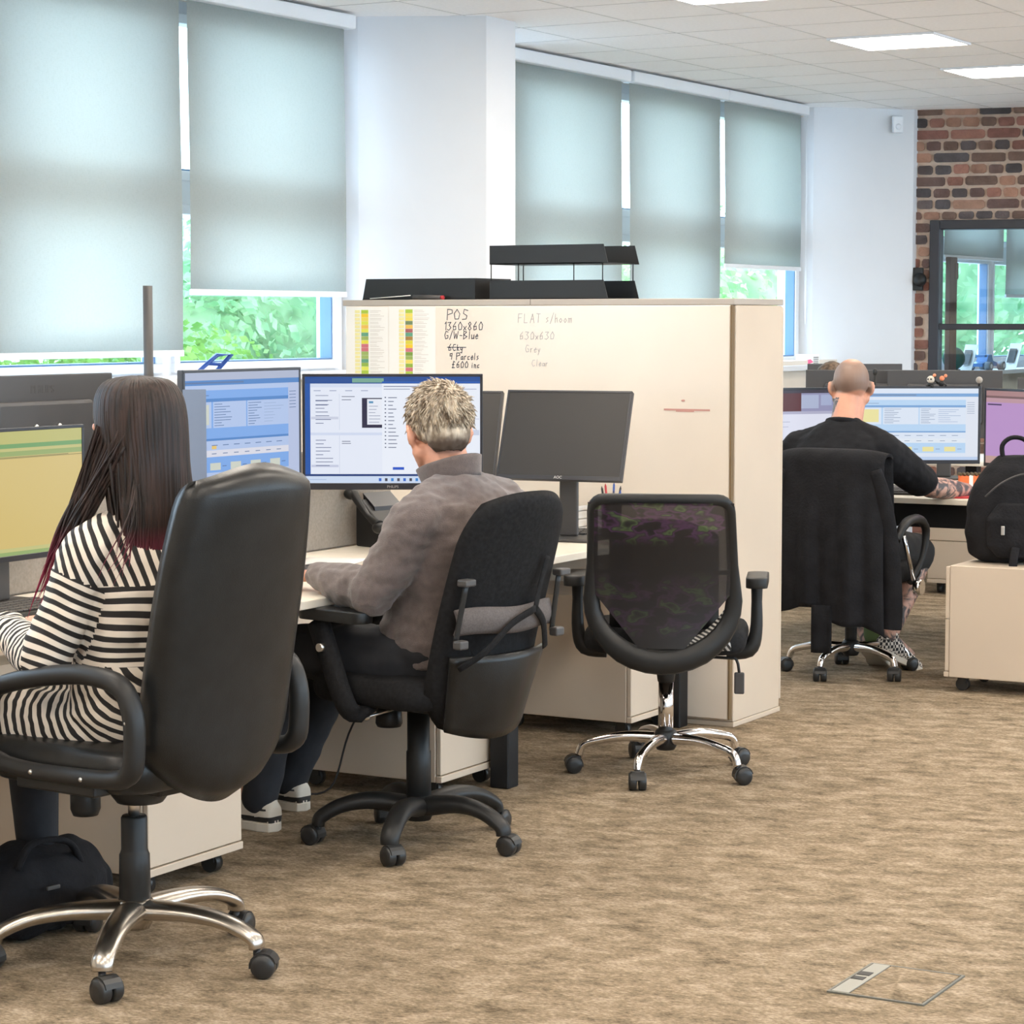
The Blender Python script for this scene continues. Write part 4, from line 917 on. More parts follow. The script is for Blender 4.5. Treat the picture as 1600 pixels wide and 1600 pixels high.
def star(parent, R, phase, style, m, hub_z=.10, tipz=.075, n=5, cr=.028):
    b = BM(); rs_ = random.Random(int(R * 1000) + int(phase * 10))
    tips = []
    for k in range(n):
        a = phase + 2 * PI * k / n; d = V(math.cos(a), math.sin(a), 0); tips.append((d * R, a))
        if style == 'tube':
            pts = [d * .03 + V(0, 0, hub_z + .012), d * (R * .45) + V(0, 0, hub_z + .016), d * (R * .78) + V(0, 0, hub_z + .002), d * (R * .95) + V(0, 0, tipz + .006), d * R + V(0, 0, tipz - .028)]
            tube(b, [tuple(p) for p in pts], [.021, .017, .015, .014, .014], 12, sub=5, up=(0, 0, 1))
        else:
            wd = [.042, .034, .029, .027, .026] if style == 'alu' else [.044, .037, .031, .029, .027]
            zs = [hub_z + .015, hub_z + .018, hub_z + .006, tipz + .004, tipz - .020]
            if style == 'plastic': zs = [hub_z + .01, hub_z + .028, hub_z + .016, tipz + .004, tipz - .022]
            rad = [.02, R * .45, R * .75, R * .97, R * 1.0]
            pts = [tuple(d * q + V(0, 0, z)) for q, z in zip(rad, zs)]
            tube(b, pts, wd, 14, sub=5, flat=.62 if style == 'alu' else .7, up=(0, 0, 1))
    if style == 'tube': lathe(b, [(0, hub_z - .025), (.030, hub_z - .025), (.038, hub_z - .01), (.038, hub_z + .03), (.03, hub_z + .04), (0, hub_z + .04)], mi=1)
    else: lathe(b, [(0, hub_z - .03), (.035, hub_z - .03), (.048, hub_z), (.045, hub_z + .035), (.034, hub_z + .045), (0, hub_z + .045)])
    mk('star_base', b, [m, black_plastic], parent)
    for p, a in tips: castor((p.x, p.y, 0), a + PI / 2 + rs_.uniform(-.9, .9), parent, stem=tipz - .02, r=cr, w=cr * 1.95)
def seat_pad(parent, w, d, z0, z1, m, y0=0, name='seat'):
    M = Matrix.Translation(V(0, y0, (z0 + z1) / 2)) @ Matrix.Rotation(-PI / 2, 4, 'X')
    b = BM(); pillow(b, round_rect(-w / 2, -d / 2, w / 2, d / 2, .10, 7), z1 - z0, M, rings=8, bulge=.9, dome=.3); return mk(name, b, m, parent)

# ---- 1 leatherette executive chair
c1 = thing('office_chair', 'big black leatherette executive chair with polished metal five-arm base, nearest the camera at left', 'chair', (-3.56, 4.50, 0), math.radians(84), None)
star(c1, .325, math.radians(-77), 'alu', alu, .115, .088, cr=.029)
b = BM(); lathe(b, [(0, .12), (.038, .12), (.036, .262), (.033, .268), (.031, .275), (.031, .35), (.028, .355), (0, .355)]); mk('column_cover', b, black_plastic, c1)
b = BM(); cyl(b, (0, 0, .35), (0, 0, .41), .014); mk('gas_lift', b, steel, c1)
b = BM(); lathe(b, [(0, .385), (.055, .39), (.085, .43), (.085, .455), (0, .455)], c=(0, -.02, 0)); rbox(b, (-.08, -.16, .425), (.08, .16, .46), .01); mk('tilt_housing', b, black_plastic, c1)
b = BM(); lathe(b, [(0, .345), (.030, .345), (.036, .36), (.036, .41), (.02, .43), (0, .43)], c=(-.03, .13, 0)); mk('tension_knob', b, black_plastic, c1)
seat_pad(c1, .50, .52, .455, .555, leather, .02)
def exec_back(u, v):
    # u across 0..1, v up 0..1 : rear shell surface
    s = (u - .5) * 2; z = .475 + .715 * v
    w = .232 * (1 - .17 * max(0, (v - .5) / .5) ** 2) * (1 - .42 * max(0, (.20 - v) / .20) ** 2.4)
    y = -.27 - .13 * v ** 1.2 + .05 * math.exp(-((v - .25) / .2) ** 2) * 0
    return s, z, w, y
b = BM(); NU, NV = 22, 26; F_ = []
for side in (0, 1):
    g_ = []
    for j in range(NV + 1):
        row = []
        for i in range(NU + 1):
            s, z, w, y = exec_back(i / NU, j / NV); v = j / NV
            edge = (1 - abs(s) ** 7) ** .5 if abs(s) < 1 else 0; ev = (1 - abs(2 * v - 1) ** 16) ** .5 if 0 < v < 1 else 0
            th = .052 * edge * ev
            zz = z - (.012 * (abs(s) ** 3) if v > .9 else 0) * (v - .9) / .1 + .012 * math.cos(s * PI) * max(0, v - .9) * 10
            lowcurve = .055 * (1 - abs(s) ** 2) * max(0, 1 - v / .25)
            curve = .035 * s * s
            row.append(b.verts.new((s * w, y - curve * 0 + (curve) + (-th * 1.0 if side == 0 else th * 1.15), zz - lowcurve)))
        g_.append(row)
    F_.append(g_)
for side in (0, 1):
    for j in range(NV):
        for i in range(NU):
            q = [F_[side][j][i], F_[side][j][i + 1], F_[side][j + 1][i + 1], F_[side][j + 1][i]]
            f = b.faces.new(q if side == 0 else q[::-1]); f.smooth = True
bmesh.ops.remove_doubles(b, verts=b.verts, dist=.0004)
mk('backrest', b, leather, c1)
for sx in (-1, 1):
    X = sx * .278
    loop = [(X, .225, .53), (X, .245, .59), (X, .225, .645), (X, .13, .690), (X, -.02, .722), (X, -.14, .732), (X, -.235, .715), (X, -.272, .655), (X, -.275, .575), (X, -.262, .525), (X, -.20, .503), (X, .02, .498), (X, .12, .503), (X, .16, .515)]
    b = BM(); tube(b, loop, [.020, .020, .020, .022, .023, .023, .024, .024, .024, .024, .022, .020, .020, .018], 12, sub=4, closed=True, flat=1.1, up=(1, 0, 0))
    a = mk('armrest', b, black_plastic, c1)
    b = BM()
    for yy, zz in ((-.13, .500), (.03, .500), (-.272, .64)): ball(b, (X + sx * .021, yy, zz), .006, 8, 5)
    mk('bolt', b, steel, a)
    b = BM(); rbox(b, (min(sx * .22, X), -.15, .455), (max(sx * .22, X), .1, .485), .006); mk('arm_bracket', b, black_plastic, c1)

# ---- 2 black fabric task chair of the grey-haired man
c2 = thing('office_chair', 'black task chair with strapped-on lumbar support and plastic base, under the grey-haired man', 'chair', (-3.67, 5.96, 0), math.radians(78))
star(c2, .292, math.radians(-78 + 29.4 - 90 - 14), 'plastic', black_plastic, .10, .078)
b = BM(); lathe(b, [(0, .10), (.036, .10), (.036, .27), (.033, .275), (.033, .40), (0, .40)]); mk('column_cover', b, black_plastic, c2)
b = BM(); rbox(b, (-.09, -.17, .40), (.09, .12, .435), .01); mk('tilt_housing', b, black_plastic, c2)
b = BM(); lathe(b, [(0, .335), (.035, .335), (.040, .345), (.036, .40), (0, .405)], c=(-.02, .10, 0)); mk('tension_knob', b, black_plastic, c2)
b = BM(); cyl(b, (0, .05, .40), (-.16, .05, .385), .005, n=8); ball(b, (-.165, .05, .385), .012); mk('lever', b, steel, c2)
seat_pad(c2, .50, .48, .43, .515, fabric_blk, .0)
def back2(v): return -.245 - .20 * v ** 1.15
b = BM(); 
def f2(side):
    g_ = []
    for j in range(25):
        v = j / 24; row = []
        for i in range(21):
            s = i / 10 - 1; w = (.205 + .015 * math.sin(v * PI)) * (1 - .38 * max(0, (.2 - v) / .2) ** 2) * (1 - .20 * max(0, (v - .75) / .25) ** 2.6)
            edge = (max(0, 1 - abs(s) ** 6)) ** .5; ev = (max(0, 1 - abs(2 * v - 1) ** 10)) ** .5
            th = .024 * edge * ev; y = back2(v) + .05 * s * s
            if v < .36: y -= .03 * math.sin(PI * min(1, v / .36)) * (1 - s * s)
            row.append(b.verts.new((s * w, y + (-th if side == 0 else th), .375 + .675 * v - (0.03 * abs(s) ** 2.5 if v > .8 else 0) * (v - .8) / .2 - .03 * (1 - s * s) * max(0, 1 - v / .2))))
        g_.append(row)
    return g_
A_, B_ = f2(0), f2(1)
for g_, fl_ in ((A_, 0), (B_, 1)):
    for j in range(24):
        for i in range(20):
            q = [g_[j][i], g_[j][i + 1], g_[j + 1][i + 1], g_[j + 1][i]]; f = b.faces.new(q if not fl_ else q[::-1]); f.smooth = True
bmesh.ops.remove_doubles(b, verts=b.verts, dist=.0004); mk('backrest', b, fabric_blk, c2)
# glossy lower shell
b = BM(); grid(b, lambda u, v: ((u * 2 - 1) * (.165 + .035 * v), back2(.02 + .32 * v) + .05 * (u * 2 - 1) ** 2 - .058 - .02 * math.sin(PI * v) * (1 - (u * 2 - 1) ** 2), .375 + .675 * (.0 + .32 * v) - .03 * (1 - (u * 2 - 1) ** 2) * max(0, 1 - v * 1.6)), 16, 10, thick=.010); mk('back_shell', b, leather, c2)
b = BM(); grid(b, lambda u, v: ((u * 2 - 1) * .200, back2(.47) + .05 * (u * 2 - 1) ** 2 - .050 - .012 * math.sin(PI * v), 640e-3 + .075 * v - .012 * math.cos((u - .5) * 2 * PI) + .022 * math.sin(u * PI)), 20, 6, thick=.012); mk('lumbar_support', b, fabric_grey, c2)
for sx in (-1, 1):
    b = BM(); tube(b, [(sx * .203, back2(.40) - .02, .635), (sx * .200, back2(.50) - .012, .70), (sx * .195, back2(.60) - .012, .80)], .011, 8, flat=.45, sub=3, up=(0, 1, 0)); mk('side_post', b, black_plastic, c2)
    b = BM(); rbox(b, (sx * .2 - .022, back2(.60) - .035, .795), (sx * .2 + .022, back2(.60) + .0, .815), .005); mk('buckle', b, grey_plastic, c2)
    b = BM(); rbox(b, (sx * .203 - .018, back2(.42) - .05, .62), (sx * .203 + .018, back2(.42) - .02, .645), .005); mk('clip', b, grey_plastic, c2)
b = BM()
for pts in ([(.05, back2(.5) - .070, .715), (-.04, back2(.43) - .076, .68), (-.13, back2(.35) - .076, .61), (-.19, back2(.29) - .04, .56)], [(.05, back2(.5) - .070, .715), (.11, back2(.43) - .062, .67), (.172, back2(.33) - .035, .59)], [(.05, back2(.5) - .070, .715), (.075, back2(.58) - .05, .78), (.10, back2(.68) - .035, .86)]): tube(b, pts, .012, 8, flat=.3, sub=4, up=(0, 1, .2))
mk('strap', b, fabric_blk, c2)
for sx in (-1, 1):
    b = BM(); M = Matrix.Translation(V(sx * .285, .05, .692)); pillow(b, round_rect(-.042, -.13, .042, .13, .04, 5), .032, M @ Matrix.Rotation(-PI / 2, 4, 'X'), bulge=.4); pd = mk('arm_pad', b, leather, c2)
    b = BM(); tube(b, [(sx * .285, .12, .668), (sx * .290, .075, .58), (sx * .288, .02, .46), (sx * .27, -.005, .415), (sx * .2, -.01, .425)], [.040, .038, .036, .032, .02], 12, sub=4, flat=.62, up=(1, 0, 0)); ar = mk('armrest', b, fabric_blk, c2)
    b = BM(); cyl(b, (sx * .305, .075, .60), (sx * .328, .075, .60), .012, n=14); mk('arm_knob', b, steel, ar)

# ---- 3 empty mesh chair
c3 = thing('office_chair', 'empty mesh-backed chair with chrome base, standing in front of the whiteboard end', 'chair', (-3.516, 7.291, 0), math.radians(22)); c3.scale = (1, 1, 1.045)
star(c3, .292, math.radians(180 + 29.4 - 26), 'tube', chrome, .105, .085)
b = BM(); cyl(b, (0, 0, .12), (0, 0, .305), .0255, n=24); mk('gas_lift', b, chrome, c3)
b = BM(); lathe(b, [(0, .30), (.028, .30), (.031, .32), (.034, .385), (.05, .40), (0, .41)]); rbox(b, (-.09, -.16, .385), (.09, .13, .415), .01); mk('tilt_housing', b, black_plastic, c3)
seat_pad(c3, .54, .44, .405, .485, fabric_blk, .05)
b = BM(); grid(b, lambda u, v: (.085 + .14 * u - .02 * v, -.20 + .02 * v - .012 * math.sin(v * PI) + .02 * u, .425 + .10 * u * u * v + .035 * v), 10, 6, thick=.002)
k_ = mk('striped_patch', b, mat('white_hatched', (.3, .3, .3), .5), c3); bm_ = k_.data.materials[0]; n, l, bb = nodes(bm_)
tc = n.new('ShaderNodeTexCoord'); wv = n.new('ShaderNodeTexWave'); wv.inputs['Scale'].default_value = 28; wv.bands_direction = 'DIAGONAL'; l.new(tc.outputs['Object'], wv.inputs[0]); rr = n.new('ShaderNodeValToRGB'); rr.color_ramp.interpolation = 'CONSTANT'; rr.color_ramp.elements[0].color = (.02, .02, .02, 1); rr.color_ramp.elements[1].position = .55; rr.color_ramp.elements[1].color = (.6, .58, .55, 1); l.new(wv.outputs['Fac'], rr.inputs[0]); l.new(rr.outputs[0], bb.inputs['Base Color'])
# back frame: rounded top corners, tapering to a round U below
def outline3(k):
    pts = []
    top, w = .906, .232
    for cx, a0, a1 in ((w - .04, 0, 90), (-w + .04, 90, 180)):
        for i in range(6): a = math.radians(a0 + (a1 - a0) * i / 5); pts.append((cx + .04 * math.cos(a), top - .04 + .04 * math.sin(a)))
    for i in range(1, 6): pts.append((-w - .012 * i / 5, top - .04 - (top - .04 - .585) * i / 5))
    for i in range(1, 16):
        a = math.radians(180 + 180 * i / 16); pts.append(((w + .012) * math.cos(a), .585 + .195 * math.sin(a)))
    for i in range(0, 5): pts.append((w + .012 - .012 * i / 5, .585 + (top - .04 - .585) * i / 5))
    return pts
def y3(z, x): return -.232 - .11 * max(0, (z - .40) / .52) ** 1.1 + .035 * math.sin(max(0, min(1, (z - .4) / .5)) * PI) + .04 * (x / .25) ** 2
ol = outline3(0)
b = BM(); rad = [(.018 + .010 * min(1, max(0, (.70 - z) / .12))) * (1 + .35 * min(1, max(0, (.54 - z) / .12))) for x, z in ol]
tube(b, [(x * (.955), y3(z, x), z) for x, z in ol], rad, 10, closed=True, flat=.6, up=(0, 1, 0)); mk('back_frame', b, grey_plastic if False else black_plastic, c3)
# mesh panel, narrowing to a V at the bottom
def msh(u, v):
    z = .435 + (.896 - .435) * v; hw = .235 if z > .62 else .075 + (.235 - .075) * (z - .435) / .185
    x = (u * 2 - 1) * hw; return (x, y3(z, x) - .006, z)
b = BM(); grid(b, msh, 16, 20); tag(mk('back_mesh', b, mesh_m, c3, recalc=False), 'black mesh with a painted-in green and violet sheen')
b = BM(); rbox(b, (-.215, -.155, .66), (.215, -.14, .675), .005); grid(b, lambda u, v: ((u - .5) * .36, -.165 - .03 * v + .05 * (u * 2 - 1) ** 2, .50 + .335 * v - .04 * (abs(u - .45) * 2) ** 3), 10, 6, thick=.012); mk('lumbar_pad', b, black_plastic, c3)
b = BM(); tube(b, [(0, -.19, .40), (0, -.20, .43)], .045, 12, flat=.5, up=(0, 1, 0)); mk('back_joint', b, black_plastic, c3)
for sx in (-1, 1):
    b = BM(); tube(b, [(sx * .300, .02, .615), (sx * .300, .02, .56), (sx * .298, .02, .46), (sx * .275, .02, .405), (sx * .20, .02, .392)], [.017, .015, .018, .022, .018], 12, sub=4, flat=1.2, up=(1, 0, 0)); ar = mk('armrest', b, black_plastic, c3)
    b = BM(); pillow(b, round_rect(-.036, -.13, .036, .12, .03, 5), .032, Matrix.Translation(V(sx * .302, .03, .628)) @ Matrix.Rotation(-PI / 2, 4, 'X'), bulge=.4); mk('arm_pad', b, black_plastic, ar)
b = BM(); tube(b, [(.05, 0, .385), (.20, -.01, .380), (.235, -.012, .375), (.245, -.012, .33)], .005, 8, sub=3); lv = mk('lever', b, black_plastic, c3)
b = BM(); rbox(b, (.228, -.018, .265), (.262, -.006, .335), .005, 3); mk('lever_paddle', b, grey_plastic, lv)

# ---- 4 chair of the bald man under a jacket
c4 = thing('office_chair', 'chrome-based chair hidden under a draped black jacket, used by the bald man', 'chair', (-3.835, 9.78, 0), 0)
star(c4, .268, math.radians(-97), 'tube', chrome, .105, .085)
b = BM(); cyl(b, (0, 0, .12), (0, 0, .30), .0255); mk('gas_lift', b, black_plastic, c4)
b = BM(); rbox(b, (-.09, -.2, .37), (.09, .13, .41), .01); lathe(b, [(0, .29), (.04, .29), (.045, .37), (0, .38)]); mk('tilt_housing', b, black_plastic, c4)
seat_pad(c4, .50, .48, .405, .49, fabric_blk, .02)
b = BM(); pillow(b, round_rect(-.225, .47, .225, .935, .06, 6), .05, Matrix.Translation(V(0, -.245, 0)), bulge=.3); mk('backrest', b, fabric_blk, c4)
for sx in (-1, 1):
    b = BM(); tube(b, [(sx * .26, -.16, .60), (sx * .27, -.08, .665), (sx * .275, .06, .675), (sx * .275, .16, .62), (sx * .27, .13, .50), (sx * .245, .05, .40)], [.018, .021, .021, .018, .013, .013], 10, sub=4, flat=1, up=(1, 0, 0)); ar = mk('armrest', b, black_plastic, c4)
    b = BM(); cyl(b, (sx * .268, .055, .385), (sx * .30, .055, .385), .035, n=20); tube(b, [(sx * .272, -.11, .62), (sx * .272, .02, .42)], .010, 8); mk('arm_bracket', b, chrome, ar)
# the jacket draped over it
jt = thing('jacket', 'black jacket draped over the chair back of the bald man, hanging almost to the base', 'jacket', (-3.835, 9.78, 0), 0)
def jk(u, v):
    # v: 0 front hem .. over the top .. 1 rear hem
    x = (u * 2 - 1)
    top = .965; fr = .62; 
    if v < .2: z = fr + (top - .02 - fr) * v / .2; y = -.175 - .03 * v / .2
    elif v < .3: a = PI * (v - .2) / .1; z = top - .02 + .028 * math.sin(a); y = -.255 + .055 * math.cos(a) - .0
    else: q = (v - .3) / .7; z = top - .02 - (top - .30) * q; y = -.312 - .03 * math.sin(q * 2.4) - .01 * q + .02 * q
    hw = .238 + (.0 if v < .3 else .012 * ((v - .3) / .7) ** .8)
    fold = 0 if v < .25 else (.010 * math.sin(x * 9 + 1.2 * v) + .007 * math.sin(x * 17 + 3)) * min(1, (v - .25) * 2.2)
    y += fold + .055 * abs(x) ** 2.6 + (.0)
    zc = z - (.020 * abs(x) ** 4 if v > .15 else 0) - (.012 * math.sin(x * 6) if v > .98 else 0)
    if v > .9: zc += .05 * (1 if x < -.1 else 0) * (v - .9) * 10 * .6 - .06 * max(0, x) * (v - .9) * 10
    return (x * hw, y, zc)
b = BM(); grid(b, jk, 44, 60, thick=.012); mk('body', b, jacket_m, jt)
b = BM(); tube(b, [(.215, -.29, .90), (.245, -.275, .78), (.262, -.25, .60), (.27, -.235, .42), (.27, -.23, .29), (.268, -.23, .235)], [.025, .034, .042, .045, .048, .045], 14, flat=.7, sub=5, up=(0, 1, 0)); mk('sleeve', b, jacket_m, jt)
b = BM(); tube(b, [(-.215, -.30, .90), (-.240, -.285, .78), (-.245, -.27, .60), (-.240, -.26, .44), (-.235, -.26, .34)], [.035, .05, .052, .052, .05], 14, flat=.7, sub=5, up=(0, 1, 0)); mk('sleeve', b, jacket_m, jt)
b = BM(); grid(b, lambda u, v: (-.04 + .085 * u, -.335 - .006 * math.sin(u * 6), .33 - .20 * v), 6, 8, thick=.01); mk('tail', b, jacket_m, jt)
# ================================================================== FAR CLUSTER
desk('cream-topped desk of the bald man in black, with a deep black beam under its edge', -4.62, -3.0, 10.215, 10.99, [(-4.55, 10.28), (-3.06, 10.28), (-3.06, 10.90)], beam=[(-4.5, 10.30, .60, -3.1, 10.34, .705)])
desk('cream-topped desk backing onto the bald man\'s, under the row of dark monitor backs', -4.62, -3.0, 11.01, 11.80, [(-4.55, 11.7), (-3.06, 11.7)])
desk('far cream-topped desk under the window sill, behind the short brown hair', -5.75, -4.35, 13.0, 13.8, [(-5.68, 13.1), (-4.42, 13.1)])
t4 = []
a_ = math.radians(29.4)
tM7, RM7 = monitor('bright monitor with pale blue order forms and a yellow box, facing the bald man', -3.915, 10.775, 1.033, .60, .362, (.491, -.871), 0, ui_order(bright=True), bez=.011, chin=.018)
lil = (186, 146, 200)
monitor('monitor with a plain lilac page at the right edge, angled towards the bald man', -3.385, 10.745, 1.025, .60, .362, (-.50, -.72), 0, (lil, [(0, .93, 1, 1, (170, 130, 130)), (0, .90, 1, .93, (120, 90, 90)), (0, .84, 1, .90, (190, 150, 160)), (.02, .80, .2, .82, (70, 50, 90)), (0, 0, 1, .10, (196, 160, 150))]), bez=.011)  # brownish top bars are grazing reflections painted into the screen colours
monitor('monitor with a dark red picture above a white document, left of the bald man\'s head', -4.50, 10.64, 1.02, .60, .362, (.72, -.60), 0, ((226, 228, 244), [(0, .66, 1, 1, (150, 150, 185)), (0, .70, .62, .96, (92, 42, 48)), (.62, .74, .78, .93, (176, 186, 214)), (.80, .78, .90, .93, (168, 178, 210)), (.92, .82, 1, .93, (168, 178, 210)), (0, .955, 1, 1, (60, 55, 70)), (0, .66, 1, .70, (180, 180, 205))] + lines(.1, .8, .55, 7, .07, (150, 150, 180), rs)), bez=.011)
rowb = [(-4.47, 11.50, .55, .33, 1.105, 'black monitor seen from behind, just right of the bald head', None), (-4.05, 11.55, .56, .335, 1.105, 'wide black monitor seen from behind, above the bright order-form screen', None), (-3.40, 11.66, .60, .35, 1.065, 'grey-backed monitor with maker badge at the right edge, above the lilac screen', ('PHILIPS', .028, 'back'))]
for cx, cy, w, h, zc, lb, lg in rowb: monitor(lb, cx, cy, zc, w, h, (-.35, .93), 0, lit=False, back=steel, logo=lg)
monitor('black monitor seen from behind in the far row, above the short brown hair', -5.25, 13.40, 1.10, .55, .33, (-.45, .89), 0, lit=False)
# little figures on the bright monitor
t = thing('figurine', 'small white-headed toy figure sitting on top of the bright far monitor', 'figurine', (-3.86, 10.815, 1.214))
b = BM(); ball(b, (0, 0, .030), .018); mk('head', b, shoe_wh, t); b = BM(); ball(b, (0, 0, .008), .013, s=(1, 1, .8)); ball(b, (.012, -.012, .0), .007); ball(b, (-.012, -.012, .0), .007); mk('body', b, black_plastic, t)
b = BM(); ball(b, (.007, -.016, .032), .0045, 8, 5); ball(b, (-.007, -.016, .032), .0045, 8, 5); mk('eyes', b, black_plastic, t)
t = thing('figurine', 'orange and black toy figure beside the white-headed one on the far monitor', 'figurine', (-3.815, 10.835, 1.214))
b = BM(); ball(b, (0, 0, .012), .015, s=(1, 1, .9)); tube(b, [(-.016, 0, .01), (-.03, -.01, .03), (-.028, -.01, .045)], .005, 6); tube(b, [(.014, 0, .01), (.026, -.01, .002)], .005, 6); mk('body', b, black_plastic, t)
b = BM(); ball(b, (.004, -.004, .036), .012); ball(b, (.02, 0, .048), .008); ball(b, (-.03, -.012, .05), .008); mk('head', b, mat('orange_toy', (.75, .25, .12), .5), t)
t = thing('webcam', 'small round pale webcam on the right corner of the bright far monitor', 'webcam', (-3.66, 10.915, 1.214))
b = BM(); cyl(b, (0, 0, 0), (0, 0, .016), .005); mk('clip', b, black_plastic, t); b = BM(); ball(b, (0, 0, .028), .016); mk('ball_head', b, mat('pale_ball', (.35, .32, .28), .5), t)
t = thing('aerial', 'short dark stub aerial standing behind the bald head', 'aerial', (-4.32, 11.30, DZ))
b = BM(); cyl(b, (0, 0, .0), (0, 0, .54), .009, .006, n=10); ball(b, (0, 0, .53), .012, s=(1, 1, 1.5)); mk('rod', b, black_plastic, t); b = BM(); rbox(b, (-.05, -.05, 0), (.05, .05, .02), .004); mk('base', b, black_plastic, t)
keyboard('black keyboard on the bald man\'s desk', -3.92, 10.42, .1)
t = thing('notebook', 'thin red notebook at the edge of the bald man\'s desk beside the backpack', 'notebook', (-3.50, 10.36, DZ), .1)
b = BM(); rbox(b, (-.09, -.07, 0), (.09, .07, .008), .001, 1); mk('cover', b, red_m, t); 
t = thing('snack_box', 'orange box with a white centre strip and dark studded top, behind the tattooed hand', 'box', (-3.625, 10.70, DZ), math.radians(25))
b = BM(); rbox(b, (-.05, -.04, 0), (.05, .04, .075), .004); mk('carton', b, orange_m, t); b = BM(); rbox(b, (-.008, -.0425, .004), (.010, .04, .078), .002); mk('strip', b, paper_m, t)
b = BM()
for i in range(6):
    for j in range(3): ball(b, (-.045 + i * .018, -.03 + j * .03, .083), .008, 8, 5)
mk('studs', b, mat('brown_studs', (.10, .07, .03), .5), t)
# sill and walls
t = thing('card_box', 'small white box with a pink mark on the far window sill beside the pier', 'box', (-6.02, 14.55, 1.236), .5)
b = BM(); rbox(b, (-.07, -.05, 0), (.07, .05, .065), .003); mk('carton', b, paper_m, t); b = BM(); prism(b, [(-.02, .010), (.0, .002), (.03, .016), (.012, .034), (-.012, .028)], -.0512, -.0505, plane='xz'); mk('pink_mark', b, pink_m, t)
b = BM()
for k in range(4): box(b, (.03, -.0512, .008 + k * .012), (.062, -.0505, .013 + k * .012))
mk('print', b, grey_plastic, t)
t = thing('wall_sounder', 'black wall sounder on the strip of brick left of the inner window', 'alarm', (*bw(.045, -.0), 1.79), ANG)
b = BM(); rbox(b, (-.045, -.05, -.075), (.03, .004, .075), .006); mk('back_box', b, black_plastic, t)
b = BM(); lathe(b, [(0, -.10), (.03, -.095), (.04, -.075), (.045, -.05), (0, -.05)], c=(0, 0, 0), axis='z'); 
for v in b.verts: v.co = V(v.co.x + .012, v.co.z, v.co.y - .005)
mk('horn', b, black_plastic, t)
t = thing('motion_sensor', 'small white motion sensor high on the far pier under the ceiling', 'sensor', (-5.70, 15.25, 2.80), math.radians(40))
b = BM(); rbox(b, (-.035, -.035, -.06), (.035, .0, .05), .008); mk('casing', b, upvc, t); b = BM(); ball(b, (0, -.036, -.02), .02, s=(1, .5, 1)); mk('lens', b, upvc, t)
# model buggy, cards and globe on the inner sill
for yy, lb, tz in ((17.60, 'white photo card leaning on the inner office sill, left of the toy buggy', .0), (18.68, 'white photo card leaning on the inner office sill, right of the toy buggy', .0)):
    t = thing('photo_card', lb, 'card', (-6.0, yy, 1.136), math.radians(-30))
    b = BM(); prism(b, [(-.02, 0), (-.016, 0), (.050, .20), (.046, .20)], -.07, .07, plane='xz', M=Matrix.Rotation(PI / 2, 4, 'Z')); mk('card', b, paper_m, t)
    b = BM(); prism(b, [(-.0215, .05), (-.0205, .05), (.018, .16), (.017, .16)], -.04, .04, plane='xz', M=Matrix.Rotation(PI / 2, 4, 'Z')); mk('picture', b, grey_plastic, t)
t = thing('toy_buggy', 'blue toy racing buggy with grey wheels on the inner office sill', 'toy car', (-6.02, 18.10, 1.136), PI / 2); t.scale = (.85, .85, .6)
b = BM(); prism(b, [(-.24, .05), (-.24, .09), (-.12, .11), (-.08, .19), (.02, .20), (.06, .12), (.24, .08), (.26, .05)], -.05, .05, plane='xz'); rbox(b, (-.26, -.08, .17), (-.20, .08, .20), .004); mk('shell', b, mat('buggy_blue', (.10, .22, .48), .3), t)
for sx in (-.17, .19):
    for sy in (-.085, .085):
        b = BM(); cyl(b, (sx, sy - .025, .055), (sx, sy + .025, .055), .055, n=20); w_ = mk('wheel', b, mat('grey_tyre', (.22, .25, .28), .6), t); b = BM(); cyl(b, (sx, sy - .027, .055), (sx, sy + .027, .055), .028, n=16); mk('hub', b, upvc, w_)
t = thing('desk_globe', 'dark green globe at the left end of the inner office sill', 'globe', (-6.02, 17.36, 1.136))
b = BM(); ball(b, (0, 0, .10), .085); mk('ball', b, mat('dark_green', (.02, .10, .08), .4), t); b = BM(); cyl(b, (0, 0, 0), (0, 0, .02), .05); mk('foot', b, black_plastic, t)
# blue holder on the near sill
t = thing('phone_holder', 'bright blue triangular plastic holder on the near window sill above the blue monitor', 'holder', (-6.0, 8.12, 1.291), math.radians(60))
b = BM()
tube(b, [(-.07, 0, .004), (.03, 0, .085), (.095, 0, .088), (.012, 0, .004)], .0095, 8, closed=True, flat=1.6, up=(0, 1, 0)); tube(b, [(-.01, 0, .05), (.06, 0, .046)], .007, 8, flat=1.6, up=(0, 1, 0)); mk('frame', b, blue_m, t)
t = thing('sill_figures', 'tiny red and white trinket on the near window sill by the pier', 'trinket', (-6.0, 9.24, 1.291))
b = BM(); ball(b, (0, 0, .012), .012); ball(b, (0, .03, .012), .011); mk('white_piece', b, paper_m, t); b = BM(); rbox(b, (-.01, -.04, 0), (.01, -.015, .022), .003); mk('red_piece', b, red_m, t)

